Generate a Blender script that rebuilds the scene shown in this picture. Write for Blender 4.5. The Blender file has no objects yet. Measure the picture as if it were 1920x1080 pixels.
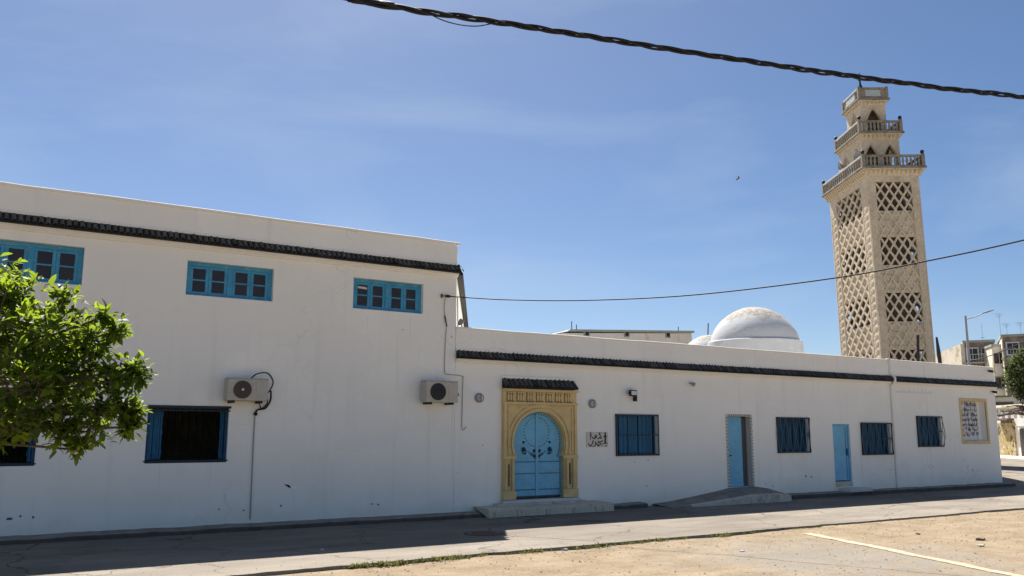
import bpy, bmesh, math, random
from mathutils import Vector, Matrix, noise
random.seed(7)
R = math.radians
scene = bpy.context.scene

# ------------------------------------------------------------------ camera
CAM = Vector((0.0, -16.7, 1.8))
FO, PITCH, ROLL, YAW = 1615.37, 0.165098, 0.0028977, 0.5607975
FWD = Vector((math.sin(YAW) * math.cos(PITCH), math.cos(YAW) * math.cos(PITCH), math.sin(PITCH)))
_r = Vector((math.cos(YAW), -math.sin(YAW), 0)); _u = _r.cross(FWD)
RT = _r * math.cos(ROLL) + _u * math.sin(ROLL)
UP = -_r * math.sin(ROLL) + _u * math.cos(ROLL)
cd = bpy.data.cameras.new('camera'); cam = bpy.data.objects.new('camera', cd)
scene.collection.objects.link(cam)
cd.sensor_width = 36.0; cd.lens = 36.0 * FO / 1920.0; cd.clip_start = 0.05; cd.clip_end = 3000
M3 = Matrix((RT, UP, -FWD)).transposed()
cam.matrix_world = Matrix.Translation(CAM) @ M3.to_4x4()
scene.camera = cam

# ------------------------------------------------------------------ sky and sun
SUN_DIR = Vector((1.1, 3.93, 5.97)).normalized()      # towards the sun
SUN_EL = math.asin(SUN_DIR.z); SUN_AZ = math.atan2(SUN_DIR.x, SUN_DIR.y)
world = bpy.data.worlds.new('World'); scene.world = world; world.use_nodes = True
nt = world.node_tree; nt.nodes.clear()
W = nt.nodes.new
out = W('ShaderNodeOutputWorld'); bg = W('ShaderNodeBackground'); sky = W('ShaderNodeTexSky')
sky.sky_type = 'NISHITA'; sky.sun_disc = False
sky.sun_elevation = SUN_EL; sky.sun_rotation = SUN_AZ
sky.altitude = 0; sky.air_density = 0.72; sky.dust_density = 0.7; sky.ozone_density = 1.8
bg.inputs['Strength'].default_value = 0.050
tc = W('ShaderNodeTexCoord'); mp = W('ShaderNodeMapping')
mp.inputs['Scale'].default_value = (1.0, 1.6, 4.2); mp.inputs['Rotation'].default_value = (0.25, 0.1, 0.5)
nz = W('ShaderNodeTexNoise'); nz.inputs['Scale'].default_value = 1.7; nz.inputs['Detail'].default_value = 6; nz.inputs['Roughness'].default_value = 0.52
nz.inputs['Distortion'].default_value = 0.35
cr = W('ShaderNodeMapRange'); cr.inputs['From Min'].default_value = 0.50; cr.inputs['From Max'].default_value = 0.84
cr.inputs['To Min'].default_value = 0.0; cr.inputs['To Max'].default_value = 0.48
mix = W('ShaderNodeMixRGB'); mix.blend_type = 'MIX'; mix.inputs['Color2'].default_value = (5.6, 6.5, 7.6, 1)
L = nt.links.new
L(tc.outputs['Generated'], mp.inputs['Vector']); L(mp.outputs['Vector'], nz.inputs['Vector'])
L(nz.outputs['Fac'], cr.inputs['Value']); L(cr.outputs['Result'], mix.inputs['Fac'])
L(sky.outputs['Color'], mix.inputs['Color1']); hs_ = W('ShaderNodeHueSaturation'); hs_.inputs['Saturation'].default_value = 1.16; L(mix.outputs['Color'], hs_.inputs['Color']); L(hs_.outputs['Color'], bg.inputs['Color'])
L(bg.outputs['Background'], out.inputs['Surface'])
sd = bpy.data.lights.new('sun', 'SUN'); sun = bpy.data.objects.new('sun', sd); scene.collection.objects.link(sun)
sd.energy = 5.0; sd.angle = R(0.53); sd.color = (1.0, 0.955, 0.895)
sun.rotation_euler = (-SUN_DIR).to_track_quat('-Z', 'Y').to_euler(); sun.location = (10, 20, 40)
vs = scene.view_settings
vs.view_transform = 'Standard'; vs.look = 'None'; vs.exposure = 1.18; vs.gamma = 1.0; vs.use_curve_mapping = False

# ------------------------------------------------------------------ pixel helpers (survey of the photograph)
def ray(px, py): return FWD + RT * ((px - 960) / FO) + UP * ((540 - py) / FO)
def dp(px, py, depth): return CAM + ray(px, py) * depth
def wp(px, py, y=0.0):
    d = ray(px, py); return CAM + d * ((y - CAM.y) / d.y)

# ------------------------------------------------------------------ materials
def new_mat(name):
    m = bpy.data.materials.new(name); m.use_nodes = True
    return m, m.node_tree, m.node_tree.nodes['Principled BSDF']
def pmat(name, col, rough=0.7, var=0.12, scale=3.0, bump=0.0, bscale=40.0, metal=0.0, spec=None, col2=None, c2=(0.5, 0.7), fine=None, coord='Object'):
    """colour with large-scale mottling (var), optional second colour in blotches, fine bump"""
    m, t, b = new_mat(name); N = t.nodes.new; K = t.links.new
    tcn = N('ShaderNodeTexCoord')
    if coord == 'World':
        g = N('ShaderNodeNewGeometry'); vec = g.outputs['Position']
    else: vec = tcn.outputs['Object']
    n1 = N('ShaderNodeTexNoise'); n1.inputs['Scale'].default_value = scale; n1.inputs['Detail'].default_value = 6; n1.inputs['Roughness'].default_value = 0.62
    K(vec, n1.inputs['Vector'])
    mr = N('ShaderNodeMapRange'); mr.inputs['From Min'].default_value = 0.25; mr.inputs['From Max'].default_value = 0.75
    mr.inputs['To Min'].default_value = 1 - var; mr.inputs['To Max'].default_value = 1 + var
    K(n1.outputs['Fac'], mr.inputs['Value'])
    mul = N('ShaderNodeVectorMath'); mul.operation = 'SCALE'
    mul.inputs[0].default_value = col[:3]; K(mr.outputs['Result'], mul.inputs['Scale'])
    last = mul.outputs['Vector']
    if col2:
        n2 = N('ShaderNodeTexNoise'); n2.inputs['Scale'].default_value = scale * 1.7; n2.inputs['Detail'].default_value = 9; n2.inputs['Roughness'].default_value = 0.7
        mpp = N('ShaderNodeMapping'); mpp.inputs['Location'].default_value = (3.1, 7.7, 1.3); K(vec, mpp.inputs['Vector']); K(mpp.outputs['Vector'], n2.inputs['Vector'])
        r2 = N('ShaderNodeMapRange'); r2.inputs['From Min'].default_value = c2[0]; r2.inputs['From Max'].default_value = c2[1]; K(n2.outputs['Fac'], r2.inputs['Value'])
        mx = N('ShaderNodeMixRGB'); mx.inputs['Color2'].default_value = (*col2, 1); K(r2.outputs['Result'], mx.inputs['Fac']); K(last, mx.inputs['Color1']); last = mx.outputs['Color']
    if fine:
        n3 = N('ShaderNodeTexNoise'); n3.inputs['Scale'].default_value = fine[0]; n3.inputs['Detail'].default_value = 3; K(vec, n3.inputs['Vector'])
        r3 = N('ShaderNodeMapRange'); r3.inputs['From Min'].default_value = 0.3; r3.inputs['From Max'].default_value = 0.7
        r3.inputs['To Min'].default_value = 1 - fine[1]; r3.inputs['To Max'].default_value = 1 + fine[1]; K(n3.outputs['Fac'], r3.inputs['Value'])
        m3 = N('ShaderNodeVectorMath'); m3.operation = 'SCALE'; K(last, m3.inputs[0]); K(r3.outputs['Result'], m3.inputs['Scale']); last = m3.outputs['Vector']
    K(last, b.inputs['Base Color'])
    b.inputs['Roughness'].default_value = rough; b.inputs['Metallic'].default_value = metal
    if spec is not None: b.inputs['Specular IOR Level'].default_value = spec
    if bump:
        nb = N('ShaderNodeTexNoise'); nb.inputs['Scale'].default_value = bscale; nb.inputs['Detail'].default_value = 8; nb.inputs['Roughness'].default_value = 0.6
        K(vec, nb.inputs['Vector'])
        bp = N('ShaderNodeBump'); bp.inputs['Strength'].default_value = bump; bp.inputs['Distance'].default_value = 0.02
        K(nb.outputs['Fac'], bp.inputs['Height']); K(bp.outputs['Normal'], b.inputs['Normal'])
    return m

def whitewash(name, col, dirt):
    """limewashed plaster: mottled coats, faint trowel waves, rain streaks and sparse scuffs"""
    m, t, b = new_mat(name); N = t.nodes.new; K = t.links.new
    g = N('ShaderNodeNewGeometry'); vec = g.outputs['Position']
    def nse(scale, detail, rough, sx=1, sy=1, sz=1, off=0):
        mpn = N('ShaderNodeMapping'); mpn.inputs['Scale'].default_value = (sx, sy, sz); mpn.inputs['Location'].default_value = (off, off, off)
        K(vec, mpn.inputs['Vector'])
        n = N('ShaderNodeTexNoise'); n.inputs['Scale'].default_value = scale; n.inputs['Detail'].default_value = detail; n.inputs['Roughness'].default_value = rough
        K(mpn.outputs['Vector'], n.inputs['Vector']); return n.outputs['Fac']
    def rng(v, a, bb, lo, hi):
        r = N('ShaderNodeMapRange'); r.inputs['From Min'].default_value = a; r.inputs['From Max'].default_value = bb
        r.inputs['To Min'].default_value = lo; r.inputs['To Max'].default_value = hi; K(v, r.inputs['Value']); return r.outputs['Result']
    base = N('ShaderNodeRGB'); base.outputs[0].default_value = (*col, 1); last = base.outputs[0]
    def over(fac, c):
        nonlocal last
        mx = N('ShaderNodeMixRGB'); mx.inputs['Color2'].default_value = (*c, 1); K(fac, mx.inputs['Fac']); K(last, mx.inputs['Color1']); last = mx.outputs['Color']
    over(rng(nse(0.55, 5, .6), .42, .66, 0, .55), tuple(c * .93 for c in col))
    over(rng(nse(1.6, 7, .7, off=5), .50, .72, 0, .35), (col[0] * .93, col[1] * .90, col[2] * .84))
    over(rng(nse(1.2, 6, .65, 4.0, 4.0, .22, 9), .56, .76, 0, dirt * .6), (.52, .48, .42))        # streaks
    over(rng(nse(7, 9, .75, off=2), .66, .74, 0, dirt * 1.2), (.50, .47, .42))               # scuffs
    spz = N('ShaderNodeSeparateXYZ'); K(vec, spz.inputs[0]); zn = N('ShaderNodeMath'); zn.operation = 'MULTIPLY_ADD'; zn.inputs[1].default_value = -1.5; K(nse(1.1, 8, .68, 1, 1, .6, 13), zn.inputs[0]); K(spz.outputs['Z'], zn.inputs[2])
    over(rng(zn.outputs[0], -.62, -.38, .40, 0), (col[0] * .86, col[1] * .81, col[2] * .70))
    vo = N('ShaderNodeTexVoronoi'); vo.feature = 'DISTANCE_TO_EDGE'; vo.inputs['Scale'].default_value = .33
    ws = N('ShaderNodeTexNoise'); ws.inputs['Scale'].default_value = 1.3; ws.inputs['Detail'].default_value = 7; K(vec, ws.inputs['Vector'])
    wa = N('ShaderNodeVectorMath'); wa.operation = 'MULTIPLY_ADD'; wa.inputs[1].default_value = (1.3, 1.3, 1.3); K(ws.outputs['Color'], wa.inputs[0]); K(vec, wa.inputs[2]); K(wa.outputs['Vector'], vo.inputs['Vector'])
    ck = rng(vo.outputs['Distance'], .0015, .0045, .32, 0); cmk = rng(nse(.45, 3, .5, off=21), .50, .62, 0, 1)
    cmul = N('ShaderNodeMath'); cmul.operation = 'MULTIPLY'; K(ck, cmul.inputs[0]); K(cmk, cmul.inputs[1]); over(cmul.outputs[0], (.45, .42, .38))
    vc = N('ShaderNodeTexVoronoi'); vc.inputs['Scale'].default_value = .45; K(wa.outputs['Vector'], vc.inputs['Vector'])
    pcn = N('ShaderNodeSeparateColor'); K(vc.outputs['Color'], pcn.inputs[0]); over(rng(pcn.outputs[0], .70, .76, 0, .40), tuple(c * .92 for c in col))
    K(last, b.inputs['Base Color']); b.inputs['Roughness'].default_value = 0.88; b.inputs['Specular IOR Level'].default_value = 0.25
    bp1 = N('ShaderNodeBump'); bp1.inputs['Strength'].default_value = .30; bp1.inputs['Distance'].default_value = .05
    K(nse(1.7, 4, .5, off=3), bp1.inputs['Height'])
    bp2 = N('ShaderNodeBump'); bp2.inputs['Strength'].default_value = .30; bp2.inputs['Distance'].default_value = .012
    K(nse(26, 7, .65), bp2.inputs['Height']); K(bp1.outputs['Normal'], bp2.inputs['Normal'])
    K(bp2.outputs['Normal'], b.inputs['Normal'])
    return m

MT = {}
MT['white'] = whitewash('limewash_plaster', (.895, .873, .80), .40)
MT['trim'] = whitewash('limewash_trim', (.87, .835, .765), .30)
MT['far_white'] = pmat('far_whitewash', (.70, .69, .66), .9, .10, .6, .2, 20, col2=(.48, .44, .36), c2=(.5, .72))
MT['cream'] = pmat('peeling_cream_plaster', (.74, .68, .55), .9, .12, .5, .2, 10, col2=(.46, .36, .22), c2=(.5, .66))
MT['dome'] = pmat('dome_limewash', (.47, .47, .48), .85, .06, 1.2, .35, 12, col2=(.60, .59, .57), c2=(.52, .72))
MT['tile'] = pmat('glazed_dark_tile', (.040, .042, .037), .42, .5, 3.0, .15, 30, spec=.35, fine=(22, .35), coord='World')
_t = MT['tile'].node_tree; _b = _t.nodes['Principled BSDF']; _src = _b.inputs['Base Color'].links[0].from_socket
_oi = _t.nodes.new('ShaderNodeObjectInfo'); _mr = _t.nodes.new('ShaderNodeMapRange'); _mr.inputs['To Min'].default_value = .45; _mr.inputs['To Max'].default_value = 1.9
_sc = _t.nodes.new('ShaderNodeVectorMath'); _sc.operation = 'SCALE'; _t.links.new(_oi.outputs['Random'], _mr.inputs['Value']); _t.links.new(_src, _sc.inputs[0]); _t.links.new(_mr.outputs['Result'], _sc.inputs['Scale']); _t.links.new(_sc.outputs['Vector'], _b.inputs['Base Color'])
MT['bed'] = pmat('tile_mortar', (.014, .014, .014), .9, .2, 6)
MT['blue'] = pmat('blue_window_paint', (.055, .29, .47), .5, .20, 4, .1, 60, spec=.25, coord='World', fine=(35, .14), col2=(.15, .33, .44), c2=(.52, .68))
MT['blue_door'] = pmat('blue_door_paint', (.17, .45, .64), .5, .14, 2.5, .1, 60, spec=.25, coord='World', fine=(30, .10), col2=(.24, .46, .58), c2=(.50, .68))
MT['navy'] = pmat('dark_blue_paint', (.016, .062, .12), .55, .25, 4, .1, 50, spec=.2, coord='World', fine=(30, .2))
MT['shutter'] = pmat('blue_shutter_paint', (.030, .145, .27), .6, .20, 4, .1, 50, spec=.2, coord='World', fine=(30, .15))
MT['iron'] = pmat('black_iron', (.020, .023, .028), .55, .3, 8, .1, 50, spec=.3)
MT['glass'] = pmat('dusty_dark_glass', (.030, .024, .024), .22, .35, 3, spec=.35, coord='World')
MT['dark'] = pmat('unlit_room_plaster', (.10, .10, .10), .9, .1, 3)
MT['ochre'] = pmat('ochre_stone', (.68, .51, .24), .85, .10, 3, .3, 45, col2=(.52, .38, .18), c2=(.52, .70), coord='World', fine=(40, .08))
MT['ochre_d'] = pmat('recess_shade_ochre', (.26, .175, .075), .9, .2, 4, .3, 45, coord='World')  # shade of the frieze recesses put into the ochre
MT['barblue'] = pmat('worn_blue_grey_iron', (.075, .15, .20), .55, .3, 8, spec=.3)
MT['marble'] = pmat('worn_marble', (.60, .58, .54), .7, .10, 4, .15, 30, fine=(30, .08))
MT['concrete'] = pmat('old_concrete', (.56, .49, .39), .92, .16, 2.2, .6, 22, col2=(.26, .23, .19), c2=(.5, .68), fine=(45, .15))
MT['stone'] = pmat('rough_step_stone', (.56, .49, .37), .92, .13, 3, .8, 16, col2=(.24, .18, .12), c2=(.62, .68), fine=(40, .18))
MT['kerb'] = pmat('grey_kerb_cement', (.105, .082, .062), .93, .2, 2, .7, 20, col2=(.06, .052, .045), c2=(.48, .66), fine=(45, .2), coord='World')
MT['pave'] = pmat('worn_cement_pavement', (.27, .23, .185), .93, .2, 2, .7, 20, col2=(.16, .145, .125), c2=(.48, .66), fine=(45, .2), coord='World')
MT['ac'] = pmat('faded_beige_plastic', (.47, .44, .37), .55, .08, 3, .0, spec=.3, fine=(18, .06))
MT['ac_brown'] = pmat('brown_fan_guard', (.085, .060, .045), .6, .2, 6)
MT['ac_black'] = pmat('black_fan_guard', (.022, .022, .026), .6, .2, 6)
MT['rubber'] = pmat('black_cable_sheath', (.018, .018, .022), .6, .2, 8, spec=.2)
MT['greycable'] = pmat('grey_cable', (.34, .32, .29), .7, .2, 8)
MT['lampgrey'] = pmat('weathered_grey_metal', (.30, .30, .29), .6, .2, 6, spec=.3)
MT['frosted'] = pmat('frosted_lens', (.62, .62, .60), .35, .1, 5)
MT['galv'] = pmat('galvanised_steel', (.42, .43, .44), .5, .1, 3, metal=.3)
MT['minaret'] = pmat('minaret_limestone', (.60, .515, .385), .9, .12, .9, .35, 14, col2=(.44, .37, .275), c2=(.46, .68), fine=(9, .14))
MT['minaret_d'] = pmat('minaret_dirty_stone', (.27, .24, .19), .9, .2, 1.2, .3, 14, col2=(.13, .13, .10), c2=(.45, .65), fine=(9, .14))
MT['flake'] = pmat('fresh_white_plaster', (.92, .92, .92), .8, .02, 5)
MT['pebble'] = pmat('dusty_pebble', (.21, .155, .095), .95, .4, 2.0, coord='World')
MT['tilegrey'] = pmat('grey_border_tile', (.20, .18, .155), .5, .2, 6)
MT['mattblack'] = pmat('matt_black_iron', (.006, .006, .007), .95, .1, 6, spec=.02)
MT['stain'] = pmat('old_water_stain', (.74, .70, .63), .9, .06, 4)
MT['core_shade'] = pmat('unlit_brown_core', (.115, .088, .066), .95, .25, 1.5)  # interior darkness of the minaret is in this colour
MT['panel_blue'] = pmat('pale_blue_panel', (.40, .48, .48), .7, .12, 2)
MT['brownstone'] = pmat('brown_facade_render', (.17, .14, .115), .92, .25, .5, .2, 8, col2=(.26, .22, .19), c2=(.45, .62), fine=(2.5, .25))
MT['far_grey'] = pmat('grey_green_render', (.34, .36, .33), .92, .15, .6, .2, 8, col2=(.24, .25, .22), c2=(.5, .68))
MT['bark'] = pmat('bark', (.14, .105, .075), .95, .25, 8, .8, 30)
MT['paint'] = pmat('faded_white_line_paint', (.41, .345, .24), .85, .12, 5, .2, 40, col2=(.29, .22, .135), c2=(.46, .60), fine=(30, .10), coord='World')
MT['ink'] = pmat('dark_glaze_lettering', (.030, .022, .014), .5, .2, 8)
MT['ivory'] = pmat('ivory_tile', (.62, .58, .50), .5, .08, 9, spec=.3)
MT['panel_white'] = pmat('white_glazed_panel', (.60, .60, .62), .4, .10, 9, spec=.3)
MT['faded'] = pmat('faded_lettering', (.60, .565, .51), .9, .08, 10)
MT['rust'] = pmat('rusty_iron', (.16, .10, .065), .8, .3, 6, .3, 40)
MT['graffiti'] = None

def road_mat():
    m, t, b = new_mat('dusty_asphalt'); N = t.nodes.new; K = t.links.new
    g = N('ShaderNodeNewGeometry'); vec = g.outputs['Position']
    def nse(s, d=6, r=.6, sc=(1, 1, 1)):
        mpn = N('ShaderNodeMapping'); mpn.inputs['Scale'].default_value = sc; K(vec, mpn.inputs['Vector'])
        n = N('ShaderNodeTexNoise'); n.inputs['Scale'].default_value = s; n.inputs['Detail'].default_value = d; n.inputs['Roughness'].default_value = r; K(mpn.outputs['Vector'], n.inputs['Vector']); return n.outputs['Fac']
    r = N('ShaderNodeValToRGB'); r.color_ramp.elements[0].position = .32; r.color_ramp.elements[0].color = (.172, .149, .122, 1)
    r.color_ramp.elements[1].position = .70; r.color_ramp.elements[1].color = (.262, .228, .186, 1)
    K(nse(.9, 8, .65, (.5, 1.6, 1)), r.inputs['Fac'])
    r2 = N('ShaderNodeMapRange'); r2.inputs['From Min'].default_value = .3; r2.inputs['From Max'].default_value = .7; r2.inputs['To Min'].default_value = .70; r2.inputs['To Max'].default_value = 1.26
    K(nse(55, 4), r2.inputs['Value'])
    mm = N('ShaderNodeVectorMath'); mm.operation = 'SCALE'; K(r.outputs['Color'], mm.inputs[0]); K(r2.outputs['Result'], mm.inputs['Scale'])
    vo = N('ShaderNodeTexVoronoi'); vo.feature = 'DISTANCE_TO_EDGE'; vo.inputs['Scale'].default_value = .42
    ws = N('ShaderNodeTexNoise'); ws.inputs['Scale'].default_value = 1.8; ws.inputs['Detail'].default_value = 6; K(vec, ws.inputs['Vector'])
    wa = N('ShaderNodeVectorMath'); wa.operation = 'MULTIPLY_ADD'; wa.inputs[1].default_value = (1.1, 1.1, 0); K(ws.outputs['Color'], wa.inputs[0]); K(vec, wa.inputs[2]); K(wa.outputs['Vector'], vo.inputs['Vector'])
    cm = N('ShaderNodeMapRange'); cm.inputs['From Min'].default_value = .003; cm.inputs['From Max'].default_value = .010; cm.inputs['To Min'].default_value = .55; cm.inputs['To Max'].default_value = 1; K(vo.outputs['Distance'], cm.inputs['Value'])
    vc = N('ShaderNodeTexVoronoi'); vc.inputs['Scale'].default_value = .30; K(wa.outputs['Vector'], vc.inputs['Vector'])
    pc = N('ShaderNodeSeparateColor'); K(vc.outputs['Color'], pc.inputs[0]); pr_ = N('ShaderNodeMapRange'); pr_.inputs['To Min'].default_value = .90; pr_.inputs['To Max'].default_value = 1.10; K(pc.outputs[0], pr_.inputs['Value'])
    m4 = N('ShaderNodeMath'); m4.operation = 'MULTIPLY'; K(cm.outputs['Result'], m4.inputs[0]); K(pr_.outputs['Result'], m4.inputs[1])
    mm2 = N('ShaderNodeVectorMath'); mm2.operation = 'SCALE'; K(mm.outputs['Vector'], mm2.inputs[0]); K(m4.outputs[0], mm2.inputs['Scale']); mm = mm2
    K(mm.outputs['Vector'], b.inputs['Base Color']); b.inputs['Roughness'].default_value = .95; b.inputs['Specular IOR Level'].default_value = .15
    bp = N('ShaderNodeBump'); bp.inputs['Strength'].default_value = .5; bp.inputs['Distance'].default_value = .015; K(nse(38, 6, .7), bp.inputs['Height']); K(bp.outputs['Normal'], b.inputs['Normal'])
    return m
MT['road'] = road_mat()

def sand_mat():
    m, t, b = new_mat('sandy_lot'); N = t.nodes.new; K = t.links.new
    g = N('ShaderNodeNewGeometry'); vec = g.outputs['Position']
    def nse(s, d=6, r=.6, sc=(1, 1, 1), off=(0, 0, 0)):
        mpn = N('ShaderNodeMapping'); mpn.inputs['Scale'].default_value = sc; mpn.inputs['Location'].default_value = off; K(vec, mpn.inputs['Vector'])
        n = N('ShaderNodeTexNoise'); n.inputs['Scale'].default_value = s; n.inputs['Detail'].default_value = d; n.inputs['Roughness'].default_value = r; K(mpn.outputs['Vector'], n.inputs['Vector']); return n.outputs['Fac']
    def rng(v, a, bb, lo, hi):
        r = N('ShaderNodeMapRange'); r.inputs['From Min'].default_value = a; r.inputs['From Max'].default_value = bb
        r.inputs['To Min'].default_value = lo; r.inputs['To Max'].default_value = hi; K(v, r.inputs['Value']); return r.outputs['Result']
    r = N('ShaderNodeValToRGB'); r.color_ramp.elements[0].position = .30; r.color_ramp.elements[0].color = (.19, .145, .094, 1)
    r.color_ramp.elements[1].position = .68; r.color_ramp.elements[1].color = (.315, .248, .168, 1)
    K(nse(1.3, 9, .7, (1, 1.3, 1)), r.inputs['Fac']); last = r.outputs['Color']
    # grey asphalt showing through in a worn patch next to the painted line
    sx = N('ShaderNodeVectorMath'); sx.operation = 'DISTANCE'; sx.inputs[1].default_value = (11.2, -8.1, 0)
    wv = N('ShaderNodeVectorMath'); wv.operation = 'MULTIPLY'; wv.inputs[1].default_value = (1, 1, 0); K(vec, wv.inputs[0])
    wv2 = N('ShaderNodeVectorMath'); wv2.operation = 'ADD'
    nn = nse(1.4, 6, .65, off=(4, 2, 0)); cx = N('ShaderNodeCombineXYZ'); K(rng(nn, .2, .8, -1.4, 1.4), cx.inputs[0]); K(rng(nse(2.3, 6, .65, off=(9, 3, 0)), .2, .8, -1.4, 1.4), cx.inputs[1])
    K(wv.outputs['Vector'], wv2.inputs[0]); K(cx.outputs['Vector'], wv2.inputs[1]); K(wv2.outputs['Vector'], sx.inputs[0])
    patch = rng(sx.outputs['Value'], 1.0, 2.9, 1, 0)
    pm = N('ShaderNodeMath'); pm.operation = 'MULTIPLY'; K(patch, pm.inputs[0]); K(rng(nse(6, 8, .7, (.5, 1.5, 1), (1, 5, 0)), .35, .62, .25, 1), pm.inputs[1])
    mx = N('ShaderNodeMixRGB'); mx.inputs['Color2'].default_value = (.22, .205, .18, 1); K(pm.outputs[0], mx.inputs['Fac']); K(last, mx.inputs['Color1']); last = mx.outputs['Color']
    mx2 = N('ShaderNodeMixRGB'); mx2.inputs['Color2'].default_value = (.15, .108, .062, 1); K(rng(nse(9, 8, .75, (1, 1.8, 1), (7, 0, 0)), .57, .70, 0, .75), mx2.inputs['Fac']); K(last, mx2.inputs['Color1']); last = mx2.outputs['Color']
    mm = N('ShaderNodeVectorMath'); mm.operation = 'SCALE'; K(last, mm.inputs[0]); K(rng(nse(60, 5), .3, .7, .66, 1.30), mm.inputs['Scale'])
    K(mm.outputs['Vector'], b.inputs['Base Color']); b.inputs['Roughness'].default_value = .97; b.inputs['Specular IOR Level'].default_value = .1
    bp = N('ShaderNodeBump'); bp.inputs['Strength'].default_value = .7; bp.inputs['Distance'].default_value = .03; K(nse(16, 9, .72), bp.inputs['Height']); K(bp.outputs['Normal'], b.inputs['Normal'])
    return m
MT['sand'] = sand_mat()

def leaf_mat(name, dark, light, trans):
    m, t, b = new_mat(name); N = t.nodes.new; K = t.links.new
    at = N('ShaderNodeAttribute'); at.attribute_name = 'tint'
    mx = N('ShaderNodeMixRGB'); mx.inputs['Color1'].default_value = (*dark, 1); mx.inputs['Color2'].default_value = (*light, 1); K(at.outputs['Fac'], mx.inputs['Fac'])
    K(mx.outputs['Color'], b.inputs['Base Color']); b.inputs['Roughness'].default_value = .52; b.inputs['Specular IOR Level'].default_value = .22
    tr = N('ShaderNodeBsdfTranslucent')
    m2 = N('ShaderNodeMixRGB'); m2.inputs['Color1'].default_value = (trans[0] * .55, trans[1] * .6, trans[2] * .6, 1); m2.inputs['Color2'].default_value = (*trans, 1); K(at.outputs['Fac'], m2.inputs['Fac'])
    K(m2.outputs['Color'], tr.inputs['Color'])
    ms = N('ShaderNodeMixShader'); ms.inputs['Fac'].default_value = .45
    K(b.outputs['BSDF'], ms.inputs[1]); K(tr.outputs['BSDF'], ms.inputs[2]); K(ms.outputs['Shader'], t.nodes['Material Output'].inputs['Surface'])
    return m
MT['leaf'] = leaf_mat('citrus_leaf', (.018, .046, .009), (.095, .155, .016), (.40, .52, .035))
MT['leaf_far'] = leaf_mat('far_leaf', (.028, .045, .014), (.07, .095, .028), (.12, .16, .03))
MT['grass'] = leaf_mat('dry_weed', (.07, .085, .03), (.20, .17, .07), (.22, .22, .06))

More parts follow.
